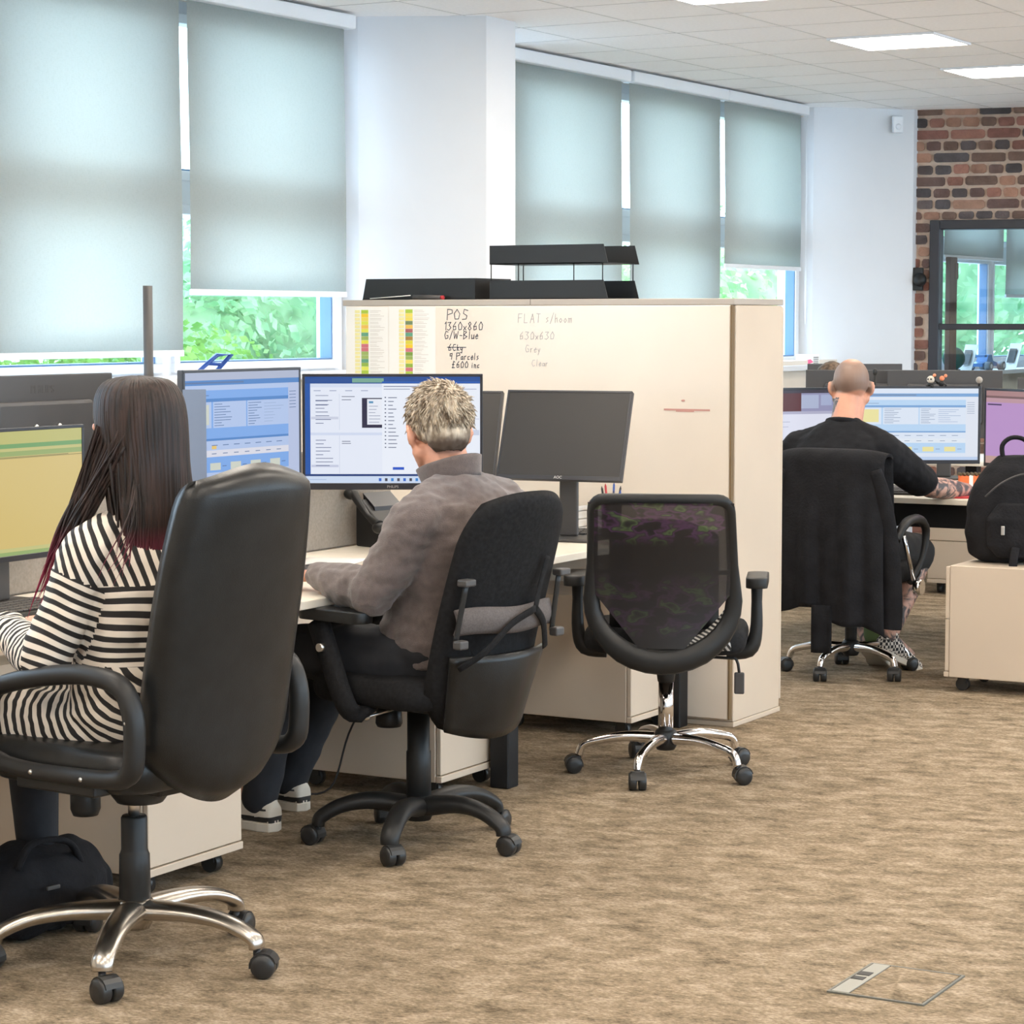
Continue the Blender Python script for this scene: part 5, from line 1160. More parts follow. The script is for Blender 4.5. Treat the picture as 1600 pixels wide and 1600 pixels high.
# ------------------------------------------------------------------ organic surfaces: overlapping solids fused by a voxel remesh
def seg(bm, a, b_, ra, rb, n=14):
    a, b_ = V(*a), V(*b_); x, y = frame_of(b_ - a)
    skin_rings(bm, [ring(bm, a, x, y, ra, ra, n), ring(bm, b_, x, y, rb, rb, n)]); ball(bm, a, ra, n, 8); ball(bm, b_, rb, n, 8)
def chain(bm, pts, rr, n=14):
    for i in range(len(pts) - 1): seg(bm, pts[i], pts[i + 1], rr[i], rr[i + 1], n)
def loft(bm, secs, n=28, p=2.3):
    """secs: (centre, half width, half depth, lateral axis, depth axis)"""
    rs_ = []
    for c, w, d, ax, ay in secs:
        row = []
        for i in range(n):
            t_ = 2 * PI * i / n; ct, st = math.cos(t_), math.sin(t_)
            row.append(bm.verts.new(V(*c) + ax * (w * math.copysign(abs(ct) ** (2 / p), ct)) + ay * (d * math.copysign(abs(st) ** (2 / p), st))))
        rs_.append(row)
    skin_rings(bm, rs_)
def fuse(bm, vox, smooth=3, name='fused'):
    bmesh.ops.recalc_face_normals(bm, faces=bm.faces)
    me = bpy.data.meshes.new('tmp'); bm.to_mesh(me); bm.free(); o = bpy.data.objects.new('tmp', me); COL.objects.link(o)
    r = o.modifiers.new('r', 'REMESH'); r.mode = 'VOXEL'; r.voxel_size = vox; r.adaptivity = 0
    if smooth: s_ = o.modifiers.new('s', 'SMOOTH'); s_.iterations = smooth; s_.factor = .5
    dg = bpy.context.evaluated_depsgraph_get(); dg.update()
    m2 = bpy.data.meshes.new_from_object(o.evaluated_get(dg)); bpy.data.objects.remove(o); m2.name = name; m2.shade_smooth()
    return m2
def coords(me):
    a = np.empty(len(me.vertices) * 3, np.float32); me.vertices.foreach_get('co', a); return a.reshape(-1, 3)
def wrinkle(me, amp, sc, seed=0, stretch=(1, 1, 1), mask=None):
    co = coords(me); nn = np.empty(len(me.vertices) * 3, np.float32); me.vertices.foreach_get('normal', nn); nn = nn.reshape(-1, 3)
    for i in range(len(co)):
        p = V(co[i][0] * sc * stretch[0] + seed, co[i][1] * sc * stretch[1], co[i][2] * sc * stretch[2])
        k = 1 if mask is None else mask(co[i])
        if k: co[i] += nn[i] * (noise.noise(p) + .5 * noise.noise(p * 2.1)) * amp * k
    me.vertices.foreach_set('co', co.ravel()); me.update()
def put(name, me, m, parent):
    me.materials.clear()
    for x in (m if isinstance(m, (list, tuple)) else [m]): me.materials.append(x)
    me.name = name; o = bpy.data.objects.new(name, me); COL.objects.link(o); o.parent = parent; return o
def hand(bm, wr, d, up, side, curl=.5, k=1.0, spread=.1):
    """palm and five bent fingers; d = direction of the fingers, up = back of the hand, side = towards the thumb"""
    d = V(*d).normalized(); up = V(*up); up = (up - d * up.dot(d)).normalized(); s = d.cross(up).normalized(); s = s if s.dot(V(*side)) > 0 else -s
    wr = V(*wr); M = Matrix((( *s, ), ( *d, ), ( *up, ))).transposed()
    ball(bm, wr + d * .045 * k, .05 * k, 16, 10, s=(.80, 1.0, .33), M=M); ball(bm, wr + d * .065 * k + s * .0, .042 * k, 16, 10, s=(.98, .8, .34), M=M)
    ls = [(.030, .072), (.010, .080), (-.011, .074), (-.031, .058)]
    for i, (off, L) in enumerate(ls):
        base = wr + (s * off + d * (.088 - .004 * abs(i - 1))) * k; dd = (d + s * off * spread * 6).normalized(); r = .0088 * k * (1 - .06 * abs(i - 1))
        p1 = base + (dd * math.cos(curl * .5) - up * math.sin(curl * .5)) * L * .45 * k; c2_ = curl * 1.3
        p2 = p1 + (dd * math.cos(c2_) - up * math.sin(c2_)) * L * .32 * k; c3_ = curl * 1.8
        p3 = p2 + (dd * math.cos(c3_) - up * math.sin(c3_)) * L * .23 * k
        chain(bm, [wr + (s * off * .7 + d * .05) * k, base, p1, p2, p3], [r, r * 1.08, r, r * .93, r * .82], 10)
    tb = wr + (s * .028 + d * .025 - up * .006) * k
    t1 = tb + (s * .75 + d * .65 - up * .15).normalized() * .040 * k; t2 = t1 + (s * .25 + d * .95 - up * .2).normalized() * .032 * k
    chain(bm, [wr + d * .015 * k + s * .012 * k, tb, t1, t2], [.013 * k, .0125 * k, .0105 * k, .0085 * k], 10)
def head(bm, c, yaw=0, pitch=0, k=1.0, ears=True):
    """c = centre of the head; local +Y is the face; pitch > 0 looks down"""
    M = Matrix.Translation(V(*c)) @ Matrix.Rotation(yaw, 4, 'Z') @ Matrix.Rotation(-pitch, 4, 'X'); R3 = M.to_3x3()
    P = lambda x, y, z: M @ V(x * k, y * k, z * k)
    ball(bm, P(0, -.018, .028), .088 * k, 24, 14, s=(.86, 1.10, .98), M=R3)
    ball(bm, P(0, .030, -.030), .075 * k, 22, 12, s=(.84, .90, 1.1), M=R3)
    ball(bm, P(0, .048, -.085), .038 * k, 16, 10, s=(1.15, 1.0, .85), M=R3)
    for sx in (-1, 1):
        seg(bm, P(sx * .058, .0, -.055), P(sx * .02, .058, -.088), .022 * k, .020 * k)          # jaw line
        ball(bm, P(sx * .036, .066, -.028), .020 * k, 12, 8, M=R3)                                # cheek
        seg(bm, P(sx * .042, .078, .022), P(sx * .012, .090, .020), .010 * k, .010 * k, 8)       # brow
        if ears:
            e = BM(); ball(e, (0, 0, 0), 1, 14, 10, s=(.009 * k, .020 * k, .033 * k))
            tube(e, [(sx * .006 * k, -.004 * k, -.024 * k), (sx * .010 * k, -.017 * k, 0), (sx * .010 * k, -.006 * k, .028 * k), (sx * .006 * k, .013 * k, .020 * k)], .0055 * k, 8, sub=3)
            merge(bm, e, M @ Matrix.Translation(V(sx * .080 * k, -.004 * k, -.012 * k)) @ Matrix.Rotation(sx * .35, 4, 'Z'))
    seg(bm, P(0, .092, .012), P(0, .114, -.024), .009 * k, .0135 * k, 10)
    for sx in (-1, 1): ball(bm, P(sx * .010, .102, -.030), .009 * k, 8, 6)
    seg(bm, P(-.020, .087, -.058), P(.020, .087, -.058), .007 * k, .007 * k, 8); seg(bm, P(-.015, .086, -.069), P(.015, .086, -.069), .008 * k, .008 * k, 8)
    return M
def eyes(parent, M, k=1.0):
    for sx in (-1, 1):
        b = BM(); ball(b, M @ V(sx * .031 * k, .080 * k, .004 * k), .0125 * k, 12, 8); o = mk('eye', b, [eye_m, iris_m], parent)
        d = (M.to_3x3() @ V(0, 1, 0))
        for p in o.data.polygons:
            if (p.center - (M @ V(sx * .031 * k, .080 * k, .004 * k))).normalized().dot(d) > .86: p.material_index = 1
UX, UY, UZ = V(1, 0, 0), V(0, 1, 0), V(0, 0, 1)
# ================================================================== PEOPLE (local +Y is where the body faces)
def torso(bm, J, e=0, top=True, hipw=.175, waistw=.150, chestw=.170, shw=.185, dp=1.0, low=0):
    """lofted trunk from pelvis to the base of the neck following J points"""
    P, Wd, C, S, N = [V(*J[q]) for q in ('pelvis', 'waist', 'chest', 'shoulder', 'neck')]
    def ay(d): return UX.cross(d).normalized() * -1
    lat = V(*J.get('lat', (1, 0, 0))).normalized()
    secs = []
    for c, w, d, dr in ((P - UZ * (.07 + low), hipw * .86, .105 * dp, UZ), (P, hipw, .125 * dp, UZ), (P.lerp(Wd, .5), (hipw + waistw) / 2, .122 * dp, Wd - P), (Wd, waistw, .118 * dp, C - P), (Wd.lerp(C, .5), (waistw + chestw) / 2, .120 * dp, C - Wd), (C, chestw, .125 * dp, S - Wd), (C.lerp(S, .6), (chestw + shw) / 2, .112 * dp, S - C), (S, shw * .96, .088 * dp, N - C), (S.lerp(N, .45), shw * .62, .072 * dp, N - S), (N, .062, .062, N - S)):
        k = lat if dr is not UZ else UX.lerp(lat, .3).normalized(); dd = dr.normalized(); a2 = dd.cross(k).normalized()
        secs.append((c, w + e, d + e, k, a2))
    loft(bm, secs)
def traps(bm, J, sL, sR, r):
    N = V(*J['neck']); S = V(*J['shoulder'])
    for s_ in (sL, sR):
        s_ = V(*s_); k = N.lerp(S, .45); k.x += (s_.x - k.x) * .22; seg(bm, tuple(k), tuple(s_.lerp(k, .12) + V(0, 0, .012)), r * .95, r * 1.08)
        seg(bm, tuple(S.lerp(s_, .3)), tuple(s_), r * 1.25, r * 1.15)
def limb(bm, pts, rr, n=16): chain(bm, pts, rr, n)
def shoe(parent, ank, toe, m, sole, L=.27):
    """shoe from the heel under the ankle to the toe, flat on its sole"""
    a = V(*ank); d = V(*toe) - a; flatd = V(d.x, d.y, 0).normalized(); pit = math.atan2(-(V(*toe).z - a.z + .07), .2) if False else 0
    M = Matrix.Translation(V(a.x, a.y, 0)) @ Matrix.Rotation(math.atan2(-flatd.x, flatd.y), 4, 'Z')
    if parent.get('heel_lift'): M = Matrix.Translation(V(a.x, a.y, 0)) @ Matrix.Rotation(math.atan2(-flatd.x, flatd.y), 4, 'Z') @ Matrix.Translation(V(0, .15, 0)) @ Matrix.Rotation(-parent['heel_lift'], 4, 'X') @ Matrix.Translation(V(0, -.15, 0))
    b = BM(); secs = []
    for y, w, z, h in ((-.065, .028, .048, .035), (-.045, .036, .055, .045), (0, .038, .062, .050), (.05, .040, .055, .040), (.10, .046, .045, .030), (.15, .047, .038, .022), (.185, .040, .034, .017), (.205, .024, .030, .012)):
        secs.append((V(0, y, z * .95), w, h, UX, UZ))
    loft(b, secs, 18, 2.2); seg(b, (0, -.015, .07), (0, -.02, .105), .036, .038); me = fuse(b, .006, 2); up = put('shoe', me, [m, rubber] if m is shoe_wh else m, parent)
    if m is shoe_wh:
        for p_ in me.polygons:
            c_ = p_.center; p_.material_index = int((.030 < c_.z < .044 and c_.y < .13) or (c_.z > .098) or (.075 < c_.z - c_.y * .3 < .084 and -.05 < c_.y < -.01))
    me.transform(M)
    b = BM(); ol_ = [(-.03, -.06), (-.038, -.02), (-.036, .05), (-.048, .11), (-.048, .16), (-.028, .208), (0, .216), (.030, .205), (.048, .155), (.045, .10), (.034, .04), (.036, -.02), (.028, -.06), (0, -.072)]
    prism(b, ol_, .0, .026, M=M); mk('sole', b, sole, up, bevel=.003)
    return up
def attr_regions(me, fn):
    co = coords(me); v = np.array([fn(c) for c in co], np.float32); a = me.attributes.new('st', 'FLOAT', 'POINT'); a.data.foreach_set('value', v)
def seg_param(p, a, b_):
    d = b_ - a; t_ = max(0, min(1, (p - a).dot(d) / d.length_squared)); return (p - (a + d * t_)).length, t_ * d.length

# ---------------------------------------------------------------- woman in stripes
wp = thing('person', 'seated person with long dark red-tipped hair and a black and white striped top, typing', 'person', (-3.56, 4.50, 0), math.radians(84)); wp.scale = (1.02, 1.02, 1.02)
J = dict(pelvis=(0, -.03, .60), waist=(0, -.04, .74), chest=(0, -.045, .88), shoulder=(0, -.035, .985), neck=(0, -.03, 1.070), lat=(1, 0, 0))
HC = (0, -.012, 1.237)
sL, eL, wL = (-.160, -.025, .965), (-.232, .045, .730), (-.115, .285, .772)
sR, eR, wR = (.160, -.02, .965), (.235, .12, .745), (.06, .33, .772)
hL, kL, aL = (-.09, .02, .555), (-.13, .46, .55), (-.12, .42, .11)
hR, kR, aR = (.09, .02, .555), (.12, .47, .55), (.12, .44, .11)
b = BM(); torso(b, J, -.018, hipw=.17, waistw=.135, chestw=.15, shw=.165); traps(b, J, sL, sR, .04)
M = head(b, HC, .15, .15, .95); seg(b, (0, -.03, 1.05), (0, -.02, 1.18), .050, .050)
for s_, e_, w_ in ((sL, eL, wL), (sR, eR, wR)): limb(b, [s_, e_, w_], [.042, .036, .025])
hand(b, wL, (-.10, 1, -.12), (0, .05, 1), (1, 0, 0), .7, .92); hand(b, wR, (-.25, 1, -.12), (0, .05, 1), (-1, 0, 0), .7, .92)
for h_, k_, a_ in ((hL, kL, aL), (hR, kR, aR)): limb(b, [h_, k_, a_], [.07, .05, .035]); limb(b, [a_, (a_[0], a_[1] + .14, .05)], [.032, .028])
put('body', fuse(b, .0055, 2), skin_m2, wp); eyes(wp, M, .95)
b = BM(); torso(b, J, .004, hipw=.185, waistw=.160, chestw=.168, shw=.172, dp=1.05, low=.03); traps(b, J, sL, sR, .052)
for s_, e_, w_ in ((sL, eL, wL), (sR, eR, wR)):
    mid = V(*s_).lerp(V(*e_), .5); limb(b, [s_, tuple(mid), e_, tuple(V(*e_).lerp(V(*w_), .5)), w_], [.064, .062, .060, .052, .040])
for h_, k_ in ((hL, kL), (hR, kR)): limb(b, [h_, tuple(V(*h_).lerp(V(*k_), .62))], [.098, .088])
seg(b, (0, .10, .62), (0, .05, .72), .12, .11)
me = fuse(b, .0065, 4); wrinkle(me, .007, 9, 3, (1, 1, 1)); wrinkle(me, .004, 22, 8, (1, 1, 1.6))
SL, EL, WL, SR, ER, WR = [V(*q) for q in (sL, eL, wL, sR, eR, wR)]
def region(p):
    best = None
    for i, (a0, b0) in enumerate(((SL, EL), (EL, WL), (SR, ER), (ER, WR))):
        d, t_ = seg_param(p, a0, b0)
        if d < .080 and (best is None or d < best[0]): best = (d, t_ + (.3 if i % 2 else 0), i)
    inner = abs(p.x) < .150
    if best and not (inner and p.z > .70 and abs(p.x) < .145 and best[0] > .055):
        if best[1] > .055 and not (inner and p.y < -.03): return best[2]
    if p.z > .90 - .25 * max(0, p.y + .02): return 4
    return 5 if p.z > .72 else 6
def stval(r, p):
    if r < 4:
        a0, b0 = ((SL, EL), (EL, WL), (SR, ER), (ER, WR))[r]; d = (b0 - a0); return (p - a0).dot(d) / d.length + (.30 if r % 2 else 0) + .012 * noise.noise(p * 9)
    if r == 4: return abs(p.x) * .62 + p.y * .80 - p.z * .42 + 5.0 + .01 * noise.noise(p * 6)
    if r == 5: return 3 + p.z + .03 * noise.noise(p * 5)
    return 8 + math.hypot(p.y + .22, p.z - .80) + .012 * noise.noise(p * 7)
at = me.attributes.new('st', 'FLOAT', 'CORNER'); buf = np.zeros(len(me.loops), np.float32)
for p in me.polygons:
    r = region(p.center)
    for li in p.loop_indices: buf[li] = stval(r, me.vertices[me.loops[li].vertex_index].co)
at.data.foreach_set('value', buf); o = put('striped_top', me, stripe_m, wp)
b = BM()
for h_, k_, a_ in ((hL, kL, aL), (hR, kR, aR)): limb(b, [tuple(V(*h_).lerp(V(*k_), .5)), k_, tuple(V(*k_).lerp(V(*a_), .4)), a_], [.084, .066, .062, .046])
put('trousers', fuse(b, .009, 3), trouser_m, wp)
for a_ in (aL, aR): shoe(wp, a_, (a_[0], a_[1] + .2, 0), black_plastic, rubber)
# hair: a heavy fall of long straight hair made of a body and many locks
b = BM(); Mh = Matrix.Translation(V(*HC)) @ Matrix.Rotation(.15, 4, 'Z') @ Matrix.Rotation(-.1, 4, 'X')
secs = []
for dz, w, dd, yy in ((.124, .030, .035, -.015), (.114, .060, .072, -.016), (.088, .087, .098, -.018), (.045, .097, .106, -.022), (-.01, .099, .101, -.030), (-.07, .095, .088, -.045), (-.13, .097, .074, -.062), (-.18, .096, .052, -.078), (-.205, .080, .030, -.084)):
    secs.append((V(HC[0], HC[1] + yy, HC[2] + dz), w, dd, UX, UY))
loft(b, secs, 26, 2.15); me = fuse(b, .006, 4)
# open the front for the face
wrinkle(me, .004, 14, 1, (1, 1, .25)); o = put('hair', me, hair_dark, wp)
rs2 = random.Random(4); b = BM()
def lock(x0, y0, z0, x1, y1, z1, r, bow=.02, wav=.01):
    pts = []; rr = []
    ph = rs2.uniform(0, 6)
    for k in range(8):
        t_ = k / 7; pts.append((x0 + (x1 - x0) * t_ + wav * math.sin(ph + t_ * 5) * t_, y0 + (y1 - y0) * t_ - bow * math.sin(PI * t_), z0 + (z1 - z0) * t_)); rr.append(r * (1.0 if t_ < .6 else max(.12, 1 - (t_ - .6) / .42)))
    tube(b, pts, rr, 6, sub=2, flat=.6)
for i in range(330):
    a = rs2.uniform(math.radians(140), math.radians(400)); ca, sa = math.cos(a), math.sin(a)
    zt = HC[2] + rs2.uniform(-.04, .06); L = rs2.uniform(.26, .36)
    x0, y0 = HC[0] + ca * .097, HC[1] - .03 + sa * .096
    if rs2.random() < .8:
        c_, s_ = ca, sa; r_ = rs2.uniform(.0028, .0060); hx, hy, hz = HC; dn = rs2.uniform(.22, .34)
        pts = [(hx + c_ * .012, hy - .015 + s_ * .012, hz + .126), (hx + c_ * .062, hy - .016 + s_ * .074, hz + .116), (hx + c_ * .089, hy - .018 + s_ * .100, hz + .088), (hx + c_ * .099, hy - .022 + s_ * .108, hz + .045), (hx + c_ * .101, hy - .030 + s_ * .103, hz - .01), (hx + c_ * .098, hy - .045 + s_ * .089, hz - .07), (hx + c_ * .102, hy - .064 + s_ * .072, hz - .14), (hx + c_ * .108, hy - .078 + s_ * .060, hz - .19), (hx + c_ * .106 + rs2.uniform(-.015, .015), hy - .088 + s_ * .045, hz - .06 - dn)]
        tube(b, pts, [r_ * .5, r_, r_, r_, r_, r_, r_, r_ * .8, r_ * .15], 6, sub=3, flat=.55)
        continue
    lock(x0, y0, zt, HC[0] + ca * .112 + rs2.uniform(-.015, .015), HC[1] - .075 + sa * .055, zt - L, rs2.uniform(.003, .0075), .012 * -sa * 0)
# long locks over the left shoulder, down the arm
for i in range(90):
    q = rs2.random(); x1 = -.10 - .06 * rs2.random(); z1 = rs2.uniform(.82, 1.0) if i % 3 else rs2.uniform(.68, .9)
    lock(HC[0] - .098 + .02 * rs2.random(), HC[1] + .03 - .11 * q, HC[2] + .02 - .08 * rs2.random(), x1 - (.045 if z1 < .95 else .02), HC[1] + .03 + .06 * rs2.random() + .35 * max(0, .98 - z1), z1, rs2.uniform(.003, .0075), -.012, .010)
for i in range(12):
    lock(HC[0] - .09, HC[1] - .09, HC[2] - .1, -.14 - .05 * rs2.random(), -.13 + .05 * rs2.random(), rs2.uniform(.88, .97), rs2.uniform(.0015, .003), .02, .02)
for i in range(10):
    lock(HC[0] + .0, HC[1] - .12, HC[2] - .1, .02 + .06 * rs2.random(), -.165 - .02 * rs2.random(), rs2.uniform(.90, .98), rs2.uniform(.0015, .003), .02, .02)
mk('locks', b, hair_dark, o)

# ---------------------------------------------------------------- grey-haired man in a fleece
mp_ = thing('person', 'seated person with short grey hair and a brown-grey fleece, forearm resting on the desk', 'person', (-3.67, 5.96, 0), math.radians(78)); mp_.scale = (1.015, 1.015, 1.015)
J = dict(pelvis=(0, -.09, .60), waist=(0, -.12, .74), chest=(0, -.165, .88), shoulder=(0, -.175, .975), neck=(0, -.145, 1.055), lat=(1, -.05, 0))
HC = (0, -.078, 1.186)
sL, eL, wL = (-.185, -.170, .945), (-.25, -.07, .755), (-.19, .22, .772)
sR, eR, wR = (.185, -.165, .955), (.27, .02, .76), (.12, .26, .765)
hL, kL, aL = (-.10, -.03, .545), (-.16, .405, .545), (-.17, .485, .115)
hR, kR, aR = (.10, -.03, .545), (.16, .44, .55), (.10, .64, .115)
b = BM(); torso(b, J, -.032); traps(b, J, sL, sR, .045)
M = head(b, HC, -.42, .20, 1.02); seg(b, (0, -.15, 1.02), (0, -.10, 1.13), .064, .062)
for s_, e_, w_ in ((sL, eL, wL), (sR, eR, wR)): limb(b, [s_, e_, w_], [.05, .042, .030])
hand(b, wL, (.15, 1, -.10), (0, .05, 1), (1, 0, 0), .6, 1.05); hand(b, wR, (-.2, 1, -.10), (0, .05, 1), (-1, 0, 0), .6, 1.05)
for h_, k_, a_ in ((hL, kL, aL), (hR, kR, aR)): limb(b, [h_, k_, a_], [.075, .055, .038]); limb(b, [a_, (a_[0], a_[1] + .15, .05)], [.034, .03])
put('body', fuse(b, .006, 2), skin_m, mp_); eyes(mp_, M, 1.02)
b = BM(); torso(b, J, .012, hipw=.17, waistw=.165, chestw=.185, shw=.20, dp=1.15); traps(b, J, sL, sR, .070)
for s_, e_, w_ in ((sL, eL, wL), (sR, eR, wR)):
    limb(b, [s_, tuple(V(*s_).lerp(V(*e_), .5)), e_, tuple(V(*e_).lerp(V(*w_), .45)), tuple(V(*e_).lerp(V(*w_), .98))], [.082, .076, .070, .062, .044])
me = fuse(b, .0075, 4)
ELv = V(*eL)
wrinkle(me, .012, 7, 5, (1, 1, 1.0)); wrinkle(me, .0065, 17, 9, (1, 1, 2.0)); wrinkle(me, .010, 20, 2, (.6, 1.6, .6), lambda c: max(0, 1 - (V(*c) - ELv).length / .15))
put('fleece', me, fleece_m, mp_)
b = BM(); cp = []
def collar(u, v):
    a = math.radians(-150 + 300 * u) + math.radians(-90); r = .074 + .014 * v + .006 * math.sin(u * PI)
    return (math.cos(a) * r * .98, -.135 + .018 * v + math.sin(a) * r * 1.05, 1.040 + .058 * v - .030 * math.sin(a))
grid(b, collar, 30, 5, thick=.007); mk('collar', b, fleece_m, mp_)
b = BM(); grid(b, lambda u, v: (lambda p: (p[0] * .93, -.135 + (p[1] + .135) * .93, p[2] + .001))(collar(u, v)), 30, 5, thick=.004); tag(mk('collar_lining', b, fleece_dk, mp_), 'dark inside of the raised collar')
b = BM()
for h_, k_, a_ in ((hL, kL, aL), (hR, kR, aR)): limb(b, [h_, k_, tuple(V(*k_).lerp(V(*a_), .4)), (a_[0], a_[1], .085)], [.102, .074, .070, .054])
loft(b, [(V(0, -.09, .50), .16, .12, UX, UY), (V(0, -.09, .57), .175, .13, UX, UY), (V(0, -.10, .66), .16, .12, UX, UY)])
me = fuse(b, .009, 3); wrinkle(me, .008, 9, 1); put('trousers', me, trouser_m, mp_)
shoe(mp_, (aL[0], aL[1], 0), (aL[0] - .02, aL[1] + .2, 0), shoe_wh, shoe_wh); shoe(mp_, (aR[0], aR[1], 0), (aR[0], aR[1] + .2, 0), shoe_wh, shoe_wh)
# hair cap: covers the cranium above the ears and the nape
M = Matrix.Translation(V(*HC)) @ Matrix.Rotation(-.42, 4, 'Z') @ Matrix.Rotation(-.20, 4, 'X'); R3 = M.to_3x3()
b = BM(); ball(b, M @ V(0, -.022, .040), .098, 26, 16, s=(.90, 1.10, .98), M=R3)
ball(b, M @ V(0, -.068, -.015), .062, 20, 12, s=(1.10, .80, 1.05), M=R3)
me = fuse(b, .004, 2)
co = coords(me); Mi = M.inverted()
for i in range(len(co)):
    q = Mi @ V(*co[i])
    # pull everything below the hairline inside the head
    line = -.030 - .55 * min(0, q.y + .01) * 0 + (.075 * max(0, (q.y + .005)) / .06 if q.y > -.005 else -.040 * min(1, (-.005 - q.y) / .05))
    if q.z < line: co[i] = M @ V(q.x * .80, q.y * .80 - .004, q.z * .85)
    else:
        d = V(q.x, q.y + .02, q.z - .02).normalized(); n_ = noise.noise(V(q.x * 55, q.y * 55, q.z * 28)) + .6 * noise.noise(V(q.x * 110, q.y * 110, q.z * 50)); co[i] = M @ (q + d * n_ * .005 * (1 if q.z > 0 else .5))
me.vertices.foreach_set('co', co.ravel()); me.update(); hr = put('hair', me, [hair_grey.copy()], mp_)
at = hr.data.attributes.new('nape', 'FLOAT', 'POINT')
at.data.foreach_set('value', [max(0, min(1, (-.018 - (Mi @ v.co).z + .006 * noise.noise(v.co * 90)) / .028)) for v in hr.data.vertices])
hm = hr.data.materials[0]; n, l, bb = nodes(hm); src = bb.inputs['Base Color'].links[0].from_socket; aa = n.new('ShaderNodeAttribute'); aa.attribute_name = 'nape'
mx = n.new('ShaderNodeMix'); mx.data_type = 'RGBA'; l.new(src, mx.inputs[6]); mx.inputs[7].default_value = (.085, .06, .045, 1); l.new(aa.outputs['Fac'], mx.inputs[0]); l.new(mx.outputs[2], bb.inputs['Base Color'])
b = BM(); rs2 = random.Random(9)
for i in range(1500):
    th = rs2.uniform(0, 2 * PI); ph = math.acos(rs2.uniform(-.35, 1))
    n_ = V(math.sin(ph) * math.cos(th), math.sin(ph) * math.sin(th), math.cos(ph))
    q = V(0, -.022, .040) + V(n_.x * .088, n_.y * .107, n_.z * .096)
    if q.z < -.034 or (q.y > .03 and q.z < .07): continue
    # whorl at the crown: locks run away from it
    cr = V(.012, -.085, .095); away = (q - cr); away -= n_ * away.dot(n_); away = away.normalized() if away.length > 1e-3 else V(1, 0, 0)
    sw = n_.cross(away) * .5; d = (away * 1.0 + sw + n_ * rs2.uniform(.08, .35) + V(rs2.gauss(0, .25), rs2.gauss(0, .25), rs2.gauss(0, .25))).normalized()
    L = rs2.uniform(.014, .030); p0 = M @ (q - n_ * .002); p1 = M @ (q + d * L * .5 + n_ * .002); p2 = M @ (q + d * L)
    tube(b, [p0, p1, p2], [.0022, .0020, .0004], 4)
mk('tufts', b, hair_grey, hr)

# ---------------------------------------------------------------- bald man in black
bp_ = thing('person', 'seated person with shaved head, tattooed neck and forearm, black T-shirt and shorts', 'person', (-3.84, 9.80, 0), 0)
J = dict(pelvis=(-.03, -.06, .60), waist=(-.05, -.02, .73), chest=(-.08, .04, .87), shoulder=(-.09, .075, .985), neck=(-.088, .12, 1.075), lat=(1, .04, 0))
HC = (-.092, .195, 1.232); nk = (-.088, .13, 1.085)
sL, eL, wL = (-.275, .07, .955), (-.34, .24, .77), (-.16, .46, .765)
sR, eR, wR = (.105, .085, .955), (.225, .335, .79), (.30, .60, .765)
hL, kL = (-.13, -.02, .545), (-.22, .40, .55)
hR, kR, aR = (.07, -.02, .54), (.165, .375, .49), (.125, .11, .15)
aL = (.035, .13, .12)
b = BM(); torso(b, J, -.015, hipw=.18, waistw=.17, chestw=.185, shw=.195, dp=1.05); traps(b, J, sL, sR, .05)
M = head(b, HC, .47, .10, 1.03); seg(b, (nk[0], nk[1] - .01, 1.03), (HC[0], HC[1] - .01, 1.16), .070, .068); seg(b, (nk[0], nk[1] - .03, 1.03), (HC[0], HC[1] - .035, 1.18), .062, .058)
for s_, e_, w_ in ((sL, eL, wL), (sR, eR, wR)): limb(b, [s_, e_, tuple(V(*e_).lerp(V(*w_), .35)), w_], [.055, .046, .048, .032])
hand(b, wL, (.3, 1, -.10), (0, .05, 1), (1, 0, 0), .6, 1.05); hand(b, wR, (.45, 1, -.06), (0, .05, 1), (-1, .3, 0), .35, 1.05)
for h_, k_, a_ in ((hL, kL, aL), (hR, kR, aR)): limb(b, [h_, k_, tuple(V(*k_).lerp(V(*a_), .4)), a_], [.085, .060, .062, .038]); limb(b, [a_, (a_[0] + .05, a_[1] + .12, .06)], [.034, .03])
me = fuse(b, .006, 2); o = put('body', me, [skin_m, tattoo_m], bp_); Mi = M.inverted()
E1, W1 = V(*eR), V(*wR)
for p in o.data.polygons:
    c = p.center; q = Mi @ c
    if min(seg_param(c, E1, W1)[0], (c - W1).length) < .075 and c.z > .6: p.material_index = 1
    elif c.z < .5: p.material_index = 1
    elif q.x < -.030 and q.z < -.055 and q.z > -.135 and q.y < .03 and q.y > -.07 and c.z > 1.07: p.material_index = 1
at = o.data.attributes.new('stubble', 'FLOAT', 'POINT'); sm = lambda t_: max(0, min(1, t_))
vals = []
for v in o.data.vertices:
    q = Mi @ v.co; k = sm((q.z + .034 - .006 * math.sin(q.x * 45)) / .010) * sm((.055 - q.y) / .02) * sm((.095 - abs(q.x)) / .01)
    bald = math.hypot(q.x / .042, (q.y - .01) / .085) ; k *= 1 - (1 - sm((bald - .75) / .5)) * sm((q.z - .05) / .02)
    vals.append(k if v.co.z > 1.1 else 0)
at.data.foreach_set('value', vals)
hm = skin_m.copy(); hm.name = 'skin_with_stubble'; o.data.materials[0] = hm; n, l, bb = nodes(hm)
src = bb.inputs['Base Color'].links[0].from_socket; aa = n.new('ShaderNodeAttribute'); aa.attribute_name = 'stubble'
mx = n.new('ShaderNodeMix'); mx.data_type = 'RGBA'; l.new(src, mx.inputs[6]); mx.inputs[7].default_value = (.20, .145, .115, 1)
ml = n.new('ShaderNodeMath'); ml.operation = 'MULTIPLY'; ml.inputs[1].default_value = .88; l.new(aa.outputs['Fac'], ml.inputs[0]); l.new(ml.outputs[0], mx.inputs[0]); l.new(mx.outputs[2], bb.inputs['Base Color'])
